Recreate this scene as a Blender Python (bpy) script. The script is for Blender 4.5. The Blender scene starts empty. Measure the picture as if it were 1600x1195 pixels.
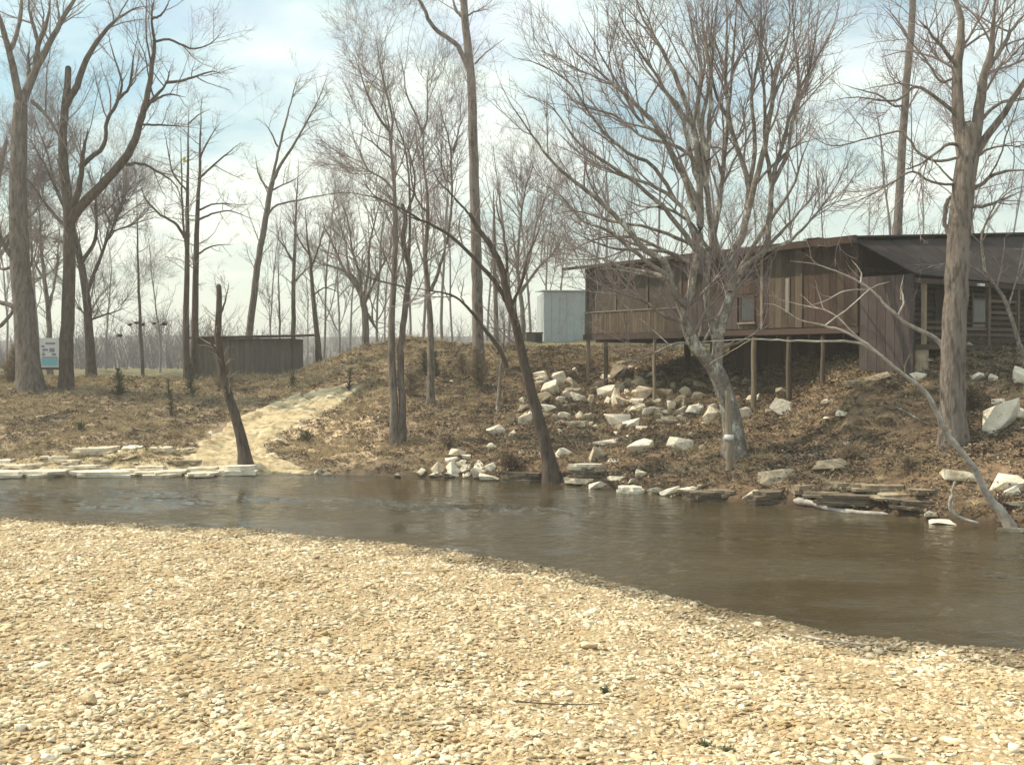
import bpy, bmesh, math, random
import numpy as np
from mathutils import Vector

rng = np.random.default_rng(7)
random.seed(7)
scene = bpy.context.scene
COL = scene.collection

# ------------------------------------------------------------------ camera
F = 1716.0            # focal length in pixels of the 1600 px wide photograph
EYE = 4.0             # eye height above the water
HOR = 560.0           # photograph row of the horizon
cam_d = bpy.data.cameras.new('camera')
cam = bpy.data.objects.new('camera', cam_d)
COL.objects.link(cam)
cam_d.sensor_width = 36.0
cam_d.lens = 36.0 * F / 1600.0
cam_d.clip_start = 0.1
cam_d.clip_end = 3000.0
PITCH = math.atan((597.5 - HOR) / F)
cam.location = (0, 0, EYE)
cam.rotation_euler = (math.pi / 2 - PITCH, 0, 0)
scene.camera = cam

# ------------------------------------------------------------------ light
SUN_EL, SUN_AZ = math.radians(50), math.atan2(-0.93, 0.22)   # azimuth from +Y towards +X
sd = Vector((math.sin(SUN_AZ) * math.cos(SUN_EL), math.cos(SUN_AZ) * math.cos(SUN_EL), math.sin(SUN_EL)))
sun_d = bpy.data.lights.new('sun', 'SUN')
sun = bpy.data.objects.new('sun', sun_d)
COL.objects.link(sun)
sun_d.energy = 4.8
sun_d.angle = math.radians(0.5)
sun_d.color = (1.0, 0.87, 0.66)
sun.rotation_euler = sd.to_track_quat('Z', 'Y').to_euler()
sun.location = (-20, 10, 40)

world = bpy.data.worlds.new('World')
scene.world = world
world.use_nodes = True
wt = world.node_tree
wt.nodes.clear()
def wn(t, **k):
    n = wt.nodes.new(t)
    for a, b in k.items(): setattr(n, a, b)
    return n
w_out = wn('ShaderNodeOutputWorld')
w_sky = wn('ShaderNodeTexSky', sky_type='NISHITA')
w_sky.sun_disc = False
w_sky.sun_elevation = SUN_EL
w_sky.sun_rotation = SUN_AZ
w_sky.air_density = 1.0
w_sky.dust_density = 3.0
w_b1 = wn('ShaderNodeBackground'); w_b1.inputs[1].default_value = 0.15
w_tint = wn('ShaderNodeMix', data_type='RGBA', blend_type='MULTIPLY')
w_tint.inputs[0].default_value = 1.0
w_tint.inputs[7].default_value = (0.74, 1.06, 1.0, 1)
wt.links.new(w_sky.outputs[0], w_tint.inputs[6]); wt.links.new(w_tint.outputs[2], w_b1.inputs[0])
w_b2 = wn('ShaderNodeBackground'); w_b2.inputs[1].default_value = 1.28
w_tc = wn('ShaderNodeTexCoord')
w_sep = wn('ShaderNodeSeparateXYZ')
wt.links.new(w_tc.outputs['Generated'], w_sep.inputs[0])
# cloud sheet coordinates: direction projected on a high flat layer
w_add = wn('ShaderNodeMath', operation='ADD'); w_add.inputs[1].default_value = 0.22
wt.links.new(w_sep.outputs[2], w_add.inputs[0])
w_dx = wn('ShaderNodeMath', operation='DIVIDE'); w_dy = wn('ShaderNodeMath', operation='DIVIDE')
wt.links.new(w_sep.outputs[0], w_dx.inputs[0]); wt.links.new(w_add.outputs[0], w_dx.inputs[1])
wt.links.new(w_sep.outputs[1], w_dy.inputs[0]); wt.links.new(w_add.outputs[0], w_dy.inputs[1])
w_cmb = wn('ShaderNodeCombineXYZ')
wt.links.new(w_dx.outputs[0], w_cmb.inputs[0]); wt.links.new(w_dy.outputs[0], w_cmb.inputs[1])
w_n1 = wn('ShaderNodeTexNoise'); w_n1.inputs['Scale'].default_value = 1.1; w_n1.inputs['Detail'].default_value = 5; w_n1.inputs['Roughness'].default_value = 0.55
w_n2 = wn('ShaderNodeTexNoise'); w_n2.inputs['Scale'].default_value = 4.5; w_n2.inputs['Detail'].default_value = 6; w_n2.inputs['Roughness'].default_value = 0.6
w_off = wn('ShaderNodeVectorMath', operation='ADD'); w_off.inputs[1].default_value = (5.3, 2.2, 0)
wt.links.new(w_cmb.outputs[0], w_off.inputs[0]); wt.links.new(w_off.outputs[0], w_n1.inputs[0]); wt.links.new(w_cmb.outputs[0], w_n2.inputs[0])
w_cover = wn('ShaderNodeValToRGB')
w_cover.color_ramp.elements[0].position = 0.40; w_cover.color_ramp.elements[0].color = (0.15,) * 3 + (1,)
w_cover.color_ramp.elements[1].position = 0.60; w_cover.color_ramp.elements[1].color = (1, 1, 1, 1)
wt.links.new(w_n1.outputs[0], w_cover.inputs[0])
w_tone = wn('ShaderNodeValToRGB')
w_tone.color_ramp.elements[0].position = 0.30; w_tone.color_ramp.elements[0].color = (0.66, 0.73, 0.80, 1)
w_tone.color_ramp.elements[1].position = 0.62; w_tone.color_ramp.elements[1].color = (0.82, 0.92, 0.84, 1)
wt.links.new(w_n2.outputs[0], w_tone.inputs[0])
# thin mint-yellow haze low down
w_hz = wn('ShaderNodeMapRange'); w_hz.inputs[1].default_value = 0.0; w_hz.inputs[2].default_value = 0.26; w_hz.inputs[3].default_value = 1.0; w_hz.inputs[4].default_value = 0.0
wt.links.new(w_sep.outputs[2], w_hz.inputs[0])
w_mixh = wn('ShaderNodeMix', data_type='RGBA')
w_mixh.inputs[7].default_value = (0.92, 0.94, 0.77, 1)
wt.links.new(w_hz.outputs[0], w_mixh.inputs[0]); wt.links.new(w_tone.outputs[0], w_mixh.inputs[6])
wt.links.new(w_mixh.outputs[2], w_b2.inputs[0])
w_fac = wn('ShaderNodeMath', operation='MAXIMUM')
wt.links.new(w_cover.outputs[0], w_fac.inputs[0]); wt.links.new(w_hz.outputs[0], w_fac.inputs[1])
w_mix = wn('ShaderNodeMixShader')
wt.links.new(w_fac.outputs[0], w_mix.inputs[0])
wt.links.new(w_b1.outputs[0], w_mix.inputs[1]); wt.links.new(w_b2.outputs[0], w_mix.inputs[2])
wt.links.new(w_mix.outputs[0], w_out.inputs[0])

scene.view_settings.view_transform = 'Standard'
scene.view_settings.look = 'None'
scene.view_settings.gamma = 1.0
scene.view_settings.use_curve_mapping = False
scene.view_settings.exposure = 0.1
scene.render.engine = 'CYCLES'
scene.cycles.max_bounces = 6
scene.cycles.diffuse_bounces = 3

# ------------------------------------------------------------------ helpers
def tag(o, label=None, cat=None, group=None, kind=None):
    if label: o['label'] = label
    if cat: o['category'] = cat
    if group: o['group'] = group
    if kind: o['kind'] = kind
    return o

def empty(name, label=None, cat=None, loc=(0, 0, 0), rz=0.0, group=None):
    o = bpy.data.objects.new(name, None)
    o.empty_display_size = 0.3
    o.location = loc; o.rotation_euler = (0, 0, rz)
    COL.objects.link(o)
    return tag(o, label, cat, group)

def link_mesh(name, me, mat, parent=None, loc=(0, 0, 0)):
    o = bpy.data.objects.new(name, me)
    if mat and not me.materials: me.materials.append(mat)
    COL.objects.link(o)
    o.location = loc
    if parent: o.parent = parent
    return o

def np_mesh(name, V, Q, T=None, smooth=True):
    """mesh out of arrays: V (n,3), quads Q (m,4), triangles T (k,3)"""
    me = bpy.data.meshes.new(name)
    V = np.asarray(V, dtype=np.float32)
    Q = np.zeros((0, 4), int) if Q is None else np.asarray(Q)
    T = np.zeros((0, 3), int) if T is None else np.asarray(T)
    loops = np.concatenate([Q.ravel(), T.ravel()]).astype(np.int32)
    tot = np.concatenate([np.full(len(Q), 4), np.full(len(T), 3)]).astype(np.int32)
    start = np.concatenate([[0], np.cumsum(tot)[:-1]]).astype(np.int32)
    me.vertices.add(len(V)); me.vertices.foreach_set('co', V.ravel())
    me.loops.add(len(loops)); me.loops.foreach_set('vertex_index', loops)
    me.polygons.add(len(tot)); me.polygons.foreach_set('loop_start', start); me.polygons.foreach_set('loop_total', tot)
    me.polygons.foreach_set('use_smooth', np.full(len(tot), smooth))
    me.update(calc_edges=True)
    me.validate()
    return me

class MB:
    """collects boxes and prisms into one mesh"""
    def __init__(s): s.v = []; s.f = []
    def hexa(s, pts):
        b = len(s.v); s.v += [tuple(p) for p in pts]
        for q in ((0, 3, 2, 1), (4, 5, 6, 7), (0, 1, 5, 4), (1, 2, 6, 5), (2, 3, 7, 6), (3, 0, 4, 7)):
            s.f.append(tuple(b + i for i in q))
        return s
    def box(s, x0, x1, y0, y1, z0, z1):
        return s.hexa([(x0, y0, z0), (x1, y0, z0), (x1, y1, z0), (x0, y1, z0), (x0, y0, z1), (x1, y0, z1), (x1, y1, z1), (x0, y1, z1)])
    def build(s, name, mat, parent=None, bevel=0.0):
        me = bpy.data.meshes.new(name)
        me.from_pydata(s.v, [], s.f)
        if bevel:
            bm = bmesh.new(); bm.from_mesh(me)
            bmesh.ops.bevel(bm, geom=bm.edges[:], offset=bevel, segments=1, affect='EDGES')
            bm.to_mesh(me); bm.free()
        me.update()
        return link_mesh(name, me, mat, parent)

def box(name, dims, mat, parent=None, bevel=0.0):
    return MB().box(*dims).build(name, mat, parent, bevel)

# ------------------------------------------------------------------ materials
def mat_noise(name, stops, scale=3.0, detail=6, rough=0.9, bump=0.0, bump_scale=20.0, stretch=None, rand=0.0, spec=0.2, coord='Position', second=None, attr=None, wet=False):
    m = bpy.data.materials.new(name); m.use_nodes = True
    nt = m.node_tree; N = nt.nodes; L = nt.links
    b = N['Principled BSDF']
    b.inputs['Roughness'].default_value = rough
    b.inputs['Specular IOR Level'].default_value = spec
    if coord == 'Position':
        g = N.new('ShaderNodeNewGeometry'); co = g.outputs['Position']
    else:
        g = N.new('ShaderNodeTexCoord'); co = g.outputs['Object']
    if stretch:
        mp = N.new('ShaderNodeMapping'); mp.inputs['Scale'].default_value = stretch
        L.new(co, mp.inputs[0]); co = mp.outputs[0]
    n = N.new('ShaderNodeTexNoise'); n.inputs['Scale'].default_value = scale; n.inputs['Detail'].default_value = detail
    n.inputs['Roughness'].default_value = 0.65
    L.new(co, n.inputs['Vector'])
    r = N.new('ShaderNodeValToRGB')
    els = r.color_ramp.elements
    while len(els) < len(stops): els.new(0.5)
    for e, (p, c) in zip(els, stops): e.position = p; e.color = (*c, 1)
    fac = n.outputs[0]
    if rand:
        oi = N.new('ShaderNodeObjectInfo')
        ma = N.new('ShaderNodeMath'); ma.operation = 'MULTIPLY_ADD'; ma.inputs[1].default_value = rand; ma.inputs[2].default_value = -rand / 2
        L.new(oi.outputs['Random'], ma.inputs[0])
        mb = N.new('ShaderNodeMath'); mb.operation = 'ADD'
        L.new(fac, mb.inputs[0]); L.new(ma.outputs[0], mb.inputs[1]); fac = mb.outputs[0]
    L.new(fac, r.inputs[0])
    col = r.outputs[0]
    if attr:
        a = N.new('ShaderNodeAttribute'); a.attribute_name = attr
        mx = N.new('ShaderNodeMix'); mx.data_type = 'RGBA'; mx.blend_type = 'MULTIPLY'; mx.inputs[0].default_value = 1.0
        L.new(col, mx.inputs[6]); L.new(a.outputs['Color'], mx.inputs[7]); col = mx.outputs[2]
    if second:
        sc2, lo, hi, c2 = second
        n2 = N.new('ShaderNodeTexNoise'); n2.inputs['Scale'].default_value = sc2; n2.inputs['Detail'].default_value = 5
        L.new(co, n2.inputs['Vector'])
        mr = N.new('ShaderNodeMapRange'); mr.inputs[1].default_value = lo; mr.inputs[2].default_value = hi
        L.new(n2.outputs[0], mr.inputs[0])
        mx2 = N.new('ShaderNodeMix'); mx2.data_type = 'RGBA'; mx2.inputs[7].default_value = (*c2, 1)
        L.new(mr.outputs[0], mx2.inputs[0]); L.new(col, mx2.inputs[6]); col = mx2.outputs[2]
    L.new(col, b.inputs['Base Color'])
    if bump:
        nb = N.new('ShaderNodeTexNoise'); nb.inputs['Scale'].default_value = bump_scale; nb.inputs['Detail'].default_value = 4
        L.new(co, nb.inputs['Vector'])
        bp = N.new('ShaderNodeBump'); bp.inputs['Strength'].default_value = bump; bp.inputs['Distance'].default_value = 0.05
        L.new(nb.outputs[0], bp.inputs['Height']); L.new(bp.outputs[0], b.inputs['Normal'])
    if wet:
        g2 = N.new('ShaderNodeNewGeometry'); sz = N.new('ShaderNodeSeparateXYZ'); L.new(g2.outputs['Position'], sz.inputs[0])
        mw = N.new('ShaderNodeMapRange'); mw.inputs[1].default_value = .05; mw.inputs[2].default_value = .15; mw.inputs[3].default_value = .38; mw.inputs[4].default_value = 1.0
        L.new(sz.outputs[2], mw.inputs[0]); mm = N.new('ShaderNodeVectorMath'); mm.operation = 'SCALE'; L.new(col, mm.inputs[0]); L.new(mw.outputs[0], mm.inputs['Scale']); L.new(mm.outputs[0], b.inputs['Base Color'])
    return m

M = {}
M['bark'] = mat_noise('bark', [(0.3, (0.13, 0.105, 0.09)), (0.7, (0.27, 0.225, 0.195))], 6, stretch=(1, 1, .25), bump=1.0, bump_scale=22, rand=0.15, second=(9, .5, .65, (0.10, 0.08, 0.065)))
M['bark_dark'] = mat_noise('dark_bark', [(0.3, (0.075, 0.055, 0.045)), (0.7, (0.155, 0.12, 0.095))], 6, stretch=(1, 1, .25), bump=1.0, bump_scale=22, second=(9, .5, .65, (0.07, 0.05, 0.04)))
M['bark_pale'] = mat_noise('mottled_pale_bark', [(0.40, (0.17, 0.14, 0.12)), (0.54, (0.27, 0.235, 0.20)), (0.66, (0.56, 0.54, 0.48))], 3.2, stretch=(1, 1, .6), bump=0.8, bump_scale=20, second=(12, .52, .66, (0.12, 0.10, 0.085)))
M['bark_white'] = mat_noise('white_bark', [(0.35, (0.26, 0.215, 0.185)), (0.6, (0.52, 0.47, 0.42))], 4, bump=0.3, bump_scale=12)
M['twig'] = mat_noise('twig', [(0.3, (0.20, 0.16, 0.15)), (0.7, (0.36, 0.295, 0.285))], 2.0)
M['twig_tan'] = mat_noise('tan_twig', [(0.3, (0.24, 0.19, 0.14)), (0.7, (0.42, 0.34, 0.26))], 2.0)
M['twig_far'] = mat_noise('far_twig', [(0.3, (0.20, 0.17, 0.17)), (0.7, (0.32, 0.275, 0.27))], 1.0)  # pale tone for background trunks and twigs, distance haze put into the colour
M['rock'] = mat_noise('limestone', [(0.28, (0.46, 0.37, 0.26)), (0.45, (0.69, 0.61, 0.48)), (0.72, (0.85, 0.79, 0.67))], 3.5, bump=0.7, bump_scale=9, rand=0.30, second=(14, .58, .75, (0.36, 0.27, 0.17)))
M['rock_grey'] = mat_noise('weathered_limestone', [(0.3, (0.20, 0.155, 0.105)), (0.7, (0.44, 0.37, 0.27))], 4, bump=0.7, bump_scale=9, rand=0.2)
M['rock_dark'] = mat_noise('shaded_ledge_rock', [(0.3, (0.09, 0.07, 0.05)), (0.7, (0.24, 0.19, 0.14))], 5, bump=0.8, bump_scale=9, stretch=(1, 1, 4))  # brown ledge rock, darkened with the shade of undercuts and overhangs
M['pebble'] = mat_noise('pebble', [(0.08, (0.32, 0.23, 0.14)), (0.28, (0.54, 0.42, 0.26)), (0.58, (0.69, 0.57, 0.39)), (0.9, (0.82, 0.75, 0.58))], 9, rand=0.75, bump=0.3, bump_scale=30, second=(1.3, .48, .72, (0.46, 0.33, 0.18)), wet=True)
M['gravel'] = mat_noise('gravel_bed', [(0.3, (0.28, 0.19, 0.11)), (0.5, (0.46, 0.34, 0.20)), (0.7, (0.62, 0.50, 0.33))], 16, detail=8, bump=1.0, bump_scale=22, wet=True)
M['sand'] = mat_noise('pale_dirt', [(0.3, (0.26, 0.185, 0.10)), (0.48, (0.50, 0.40, 0.245)), (0.7, (0.68, 0.575, 0.38))], 1.6, bump=0.9, bump_scale=7, stretch=(1, 1, 1), second=(4, .5, .66, (0.27, 0.20, 0.115)))
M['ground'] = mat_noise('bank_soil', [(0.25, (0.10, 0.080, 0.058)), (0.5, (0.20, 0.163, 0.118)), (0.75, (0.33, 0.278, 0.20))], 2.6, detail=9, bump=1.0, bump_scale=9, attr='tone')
M['straw'] = mat_noise('dry_grass', [(0.2, (0.28, 0.21, 0.12)), (0.5, (0.46, 0.36, 0.22)), (0.8, (0.62, 0.52, 0.33))], 1.5, rand=0.5)
M['litter'] = mat_noise('leaf_litter', [(0.2, (0.10, 0.072, 0.05)), (0.5, (0.20, 0.148, 0.102)), (0.8, (0.32, 0.25, 0.17))], 1.5, rand=0.7)
M['cedar'] = mat_noise('cedar_green', [(0.3, (0.06, 0.065, 0.035)), (0.7, (0.13, 0.125, 0.07))], 8)
M['wood_far'] = mat_noise('far_wood', [(0.3, (0.10, 0.085, 0.09)), (0.7, (0.19, 0.165, 0.17))], .2)
M['curtain'] = mat_noise('curtain', [(0.3, (0.24, 0.21, 0.22)), (0.7, (0.34, 0.30, 0.31))], 3)
M['weed'] = mat_noise('weed_green', [(0.3, (0.10, 0.11, 0.06)), (0.7, (0.20, 0.20, 0.12))], 8)
M['yellow_leaf'] = mat_noise('yellow_leaf', [(0.3, (0.45, 0.42, 0.04)), (0.7, (0.62, 0.52, 0.08))], 8)
M['wood_dark'] = mat_noise('dark_siding', [(0.3, (0.052, 0.034, 0.028)), (0.7, (0.098, 0.066, 0.053))], 5, stretch=(4, 4, .6), rand=0.35, bump=0.3)
M['wood_brown'] = mat_noise('weathered_boards', [(0.3, (0.075, 0.056, 0.042)), (0.7, (0.15, 0.115, 0.085))], 5, stretch=(4, 4, .6), rand=0.35, bump=0.3)
M['wood_mauve'] = mat_noise('painted_siding', [(0.3, (0.07, 0.053, 0.05)), (0.7, (0.11, 0.086, 0.084))], 5, stretch=(4, 4, .6), rand=0.3, bump=0.3)
M['wood_pale'] = mat_noise('pale_timber', [(0.3, (0.18, 0.14, 0.10)), (0.7, (0.32, 0.26, 0.19))], 5, stretch=(3, 3, .5), rand=0.2, bump=0.3)
M['shed_wall'] = mat_noise('grey_shed_siding', [(0.3, (0.13, 0.105, 0.085)), (0.7, (0.20, 0.165, 0.14))], 4, stretch=(3, 3, .4), rand=0.3, bump=0.2)
M['roof_dark'] = mat_noise('tar_roof', [(0.3, (0.05, 0.035, 0.03)), (0.7, (0.10, 0.075, 0.065))], 4, bump=0.2)
M['roof_grey'] = mat_noise('grey_metal_roof', [(0.3, (0.042, 0.033, 0.031)), (0.7, (0.072, 0.058, 0.056))], 2, rough=0.95, rand=0.25, spec=0.08)
M['metal_pale'] = mat_noise('pale_metal_siding', [(0.3, (0.36, 0.40, 0.42)), (0.7, (0.47, 0.51, 0.52))], 1.5, rough=0.5, spec=0.4, rand=0.15)
M['white'] = mat_noise('white_paint', [(0.3, (0.60, 0.60, 0.60)), (0.7, (0.74, 0.74, 0.72))], 8, rough=0.6)
M['blue'] = mat_noise('faded_blue_paint', [(0.3, (0.16, 0.42, 0.50)), (0.7, (0.28, 0.55, 0.62))], 12, rough=0.6)
M['smudge'] = mat_noise('faded_print', [(0.3, (0.20, 0.18, 0.22)), (0.7, (0.32, 0.29, 0.33))], 20, rough=0.7)
M['black'] = mat_noise('black', [(0.3, (0.015, 0.015, 0.015)), (0.7, (0.03, 0.03, 0.03))], 8)
M['screen'] = mat_noise('dusty_screen', [(0.3, (0.055, 0.045, 0.038)), (0.7, (0.10, 0.08, 0.065))], 3)
M['glass'] = mat_noise('dark_glass', [(0.3, (0.03, 0.03, 0.032)), (0.7, (0.05, 0.05, 0.055))], 3, rough=0.12, spec=0.5)
M['interior'] = mat_noise('interior_panel', [(0.3, (0.10, 0.07, 0.045)), (0.7, (0.17, 0.12, 0.08))], 3)
M['hill'] = mat_noise('wooded_hill', [(0.3, (0.10, 0.085, 0.08)), (0.7, (0.19, 0.165, 0.16))], 0.25, bump=1.0, bump_scale=0.6)

# water
m = bpy.data.materials.new('river_water'); m.use_nodes = True; M['water'] = m
nt = m.node_tree; N = nt.nodes; L = nt.links; b = N['Principled BSDF']
b.inputs['Roughness'].default_value = 0.06; b.inputs['IOR'].default_value = 1.333
g = N.new('ShaderNodeNewGeometry')
mp = N.new('ShaderNodeMapping'); mp.inputs['Rotation'].default_value = (0, 0, math.radians(22)); mp.inputs['Scale'].default_value = (0.55, 1.5, 1)
L.new(g.outputs['Position'], mp.inputs[0])
n1 = N.new('ShaderNodeTexNoise'); n1.inputs['Scale'].default_value = 2.2; n1.inputs['Detail'].default_value = 5; n1.inputs['Roughness'].default_value = 0.6
n2 = N.new('ShaderNodeTexNoise'); n2.inputs['Scale'].default_value = 0.22; n2.inputs['Detail'].default_value = 3
n3 = N.new('ShaderNodeTexNoise'); n3.inputs['Scale'].default_value = 9.0; n3.inputs['Detail'].default_value = 3
for n in (n1, n2, n3): L.new(mp.outputs[0], n.inputs['Vector'])
ad = N.new('ShaderNodeMath'); ad.operation = 'MULTIPLY_ADD'; ad.inputs[1].default_value = 0.4
L.new(n3.outputs[0], ad.inputs[0]); L.new(n1.outputs[0], ad.inputs[2])
mrr = N.new('ShaderNodeMapRange'); mrr.inputs[1].default_value = 0.49; mrr.inputs[2].default_value = 0.60; mrr.inputs[3].default_value = 0.10; mrr.inputs[4].default_value = 0.6
L.new(n2.outputs[0], mrr.inputs[0])
bp = N.new('ShaderNodeBump'); bp.inputs['Distance'].default_value = 0.2
L.new(mrr.outputs[0], bp.inputs['Strength']); L.new(ad.outputs[0], bp.inputs['Height']); L.new(bp.outputs[0], b.inputs['Normal'])
rp = N.new('ShaderNodeValToRGB'); rp.color_ramp.elements[0].position = 0.35; rp.color_ramp.elements[0].color = (0.055, 0.042, 0.022, 1)
rp.color_ramp.elements[1].position = 0.65; rp.color_ramp.elements[1].color = (0.085, 0.066, 0.036, 1)
L.new(n2.outputs[0], rp.inputs[0]); L.new(rp.outputs[0], b.inputs['Base Color'])
# ------------------------------------------------------------------ terrain
KU = np.array([-900, 0, 250, 350, 450, 560, 640, 730, 850, 950, 1080, 1200, 1330, 1450, 1600, 1900, 2500], float)
def zz(py, Y): return EYE - (py - HOR) * Y / F
prof = []
def P_(shore, *pts):
    Ys = EYE * F / (shore - HOR)
    prof.append([(Ys - 5, -1.2), (Ys, 0.0)] + list(pts))
P_(742, (38.4, .30), (43, 1.24), (47, 2.22), (51, 2.75), (75, 3.0), (150, 2.6), (420, 2))
P_(742, (38.4, .30), (43, 1.24), (47, 2.22), (51, 2.75), (75, 3.0), (150, 2.6), (420, 2))
P_(742, (38.4, .30), (43, 1.10), (48, 1.95), (53, 2.85), (75, 3.0), (150, 2.6), (420, 2))
P_(741, (38.6, .30), (42.5, .65), (47.5, 1.60), (53, 2.85), (75, 3.0), (150, 2.6), (420, 2))
P_(739, (39.2, .28), (42, .65), (48, 1.95), (54, 3.0), (75, 3.1), (150, 2.8), (420, 2))
P_(742, (38.6, .35), (42.5, .95), (48.0, 2.6), (54, 4.45), (75, 3.3), (150, 3.0), (420, 2.2))
P_(746, (37.6, .40), (41.5, 1.25), (47, 2.95), (53, 4.95), (75, 4.3), (150, 4.0), (420, 3))
P_(748, (37.1, .45), (41, 1.2), (46, 2.6), (52, 4.40), (75, 5.0), (150, 5.0), (420, 4))
P_(755, (35.9, .45), (39.5, 1.05), (44, 2.33), (51, 4.35), (75, 5.2), (150, 5.2), (420, 4))
P_(763, (34.4, .40), (39, 1.05), (46, 2.0), (53, 4.3), (75, 5.2), (150, 5.2), (420, 4))
P_(778, (32.1, .45), (36.8, 1.02), (42, 1.75), (50, 4.0), (75, 5.2), (150, 5.2), (420, 4))
P_(790, (30.6, .45), (34.5, .98), (38.5, 2.05), (46, 4.1), (75, 5.2), (150, 5.2), (420, 4))
P_(800, (29.3, .50), (32.5, 1.45), (34.6, 2.9), (37.5, 3.95), (75, 5.2), (150, 5.2), (420, 4))
P_(812, (27.8, .60), (31, 1.55), (33.6, 3.3), (35.8, 4.3), (75, 5.2), (150, 5.2), (420, 4))
P_(830, (26.0, .60), (29, 1.63), (32.5, 3.05), (36, 4.3), (75, 5.2), (150, 5.2), (420, 4))
P_(872, (22.8, .60), (26, 1.58), (29.5, 3.0), (33.5, 4.3), (75, 5.2), (150, 5.2), (420, 4))
P_(935, (19.2, .60), (22.5, 1.6), (26, 3.0), (30, 4.3), (75, 5.2), (150, 5.2), (420, 4))
PROF = np.array(prof)          # (17, 9, 2)
KK = PROF.shape[1]

def lump(x, y):
    return (0.07 * np.sin(1.31 * x + 0.7 * y + 1) * np.cos(0.9 * y - 0.45 * x)
            + 0.05 * np.sin(2.7 * x - 1.9 * y) + 0.035 * np.sin(4.9 * x + 3.7 * y + 2) * np.cos(5.3 * y - 2.2 * x)
            + 0.10 * np.sin(0.37 * x + 0.51 * y))

def H(x, y):
    """far bank and land height"""
    x = np.atleast_1d(np.asarray(x, float)); y = np.atleast_1d(np.asarray(y, float))
    u = np.clip(800 + F * x / np.maximum(y, 5), KU[0], KU[-1])
    Yk = np.empty((len(x), KK)); Zk = np.empty((len(x), KK))
    for k in range(KK):
        Yk[:, k] = np.interp(u, KU, PROF[:, k, 0]); Zk[:, k] = np.interp(u, KU, PROF[:, k, 1])
    z = Zk[:, 0].copy()
    for k in range(KK - 1):
        t = (y - Yk[:, k]) / (Yk[:, k + 1] - Yk[:, k])
        s = np.clip(t, 0, 1)
        z = np.where(t > 0, Zk[:, k] + (Zk[:, k + 1] - Zk[:, k]) * s, z)
    amp = np.clip((z - 0.05) / 0.6, 0.15, 1)
    return z + lump(x, y) * amp

def h1(x, y): return float(H([x], [y])[0])

NEAR = np.array([(-60, 33.5), (-30, 30.0), (-12.8, 27.5), (-6.0, 25.6), (-1.35, 23.0), (1.2, 20.5), (3.1, 17.9), (4.7, 15.9), (7.0, 14.95), (10, 14.2), (16, 12.6), (40, 8)])
def Hbar(x, y):
    x = np.atleast_1d(np.asarray(x, float)); y = np.atleast_1d(np.asarray(y, float))
    d = np.full(x.shape, 1e9); side = np.zeros(x.shape)
    for (ax, ay), (bx, by) in zip(NEAR[:-1], NEAR[1:]):
        vx, vy = bx - ax, by - ay
        t = np.clip(((x - ax) * vx + (y - ay) * vy) / (vx * vx + vy * vy), 0, 1)
        dd = np.hypot(x - ax - t * vx, y - ay - t * vy)
        cr = vx * (y - ay) - vy * (x - ax)
        m_ = dd < d
        d = np.where(m_, dd, d); side = np.where(m_, np.sign(cr), side)
    s = np.where(side < 0, d, -d)            # >0 inland (camera side)
    s = s + 0.06 * np.sin(1.9 * x) + 0.05 * np.sin(4.7 * x + 1) + .05 * np.sin(11 * x + 2 * y) + .03 * np.sin(23 * x)
    z = np.where(s > 0, 2.3 * (1 - np.exp(-s * 0.1 / 2.3)), s * 0.35)
    z = z + np.clip(s, 0, 1) * (0.030 * np.sin(1.2 * x + 2.1 * y) + 0.035 * np.sin(2.9 * x - 2.0 * y + 1) * np.cos(1.3 * y) + 0.014 * np.sin(7 * x + 3 * y))
    return np.maximum(z, -1.3)

def ray(px, py):
    ax, ay = (px - 800) / F, (py - 597.5) / F
    c, s = math.cos(PITCH), math.sin(PITCH)
    d = np.array([ax, c - ay * s * 1.0, -s - ay * c])
    return d
def at(px, py, Y):
    d = ray(px, py)
    return np.array([d[0] / d[1] * Y, Y, EYE + d[2] / d[1] * Y])
def gp(px, py, bar=False):
    d = ray(px, py); d = d / d[1]
    Ys = np.arange(3 if bar else 14, 34 if bar else 140, 0.05)
    zs = (Hbar if bar else H)(d[0] * Ys, Ys)
    below = EYE + d[2] * Ys <= np.maximum(zs, 0 if not bar else -9)
    i = int(np.argmax(below)) if below.any() else len(Ys) - 1
    return np.array([d[0] * Ys[i], Ys[i], zs[i]])

def grid_mesh(name, X, Y, Z, mat, keep=None):
    n, m_ = X.shape
    V = np.stack([X, Y, Z], -1).reshape(-1, 3)
    i, j = np.meshgrid(np.arange(n - 1), np.arange(m_ - 1), indexing='ij')
    a = i * m_ + j
    Q = np.stack([a, a + 1, a + m_ + 1, a + m_], -1).reshape(-1, 4)
    me = np_mesh(name, V, Q)
    return link_mesh(name, me, mat)

# far bank and land behind it
us = np.linspace(-900, 2500, 340)
rows = np.concatenate([np.linspace(13, 24, 24), np.linspace(24.2, 56, 200), np.linspace(56.5, 100, 60), np.linspace(104, 420, 50)])
U, R = np.meshgrid(us, rows)
X = (U - 800) / F * R
Z = H(X.ravel(), R.ravel()).reshape(X.shape)
land = grid_mesh('riverbank', X, R, Z, M['ground'])
tag(land, 'brown leaf-strewn river bank rising to the grassy flat', None, None, 'structure')
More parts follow.
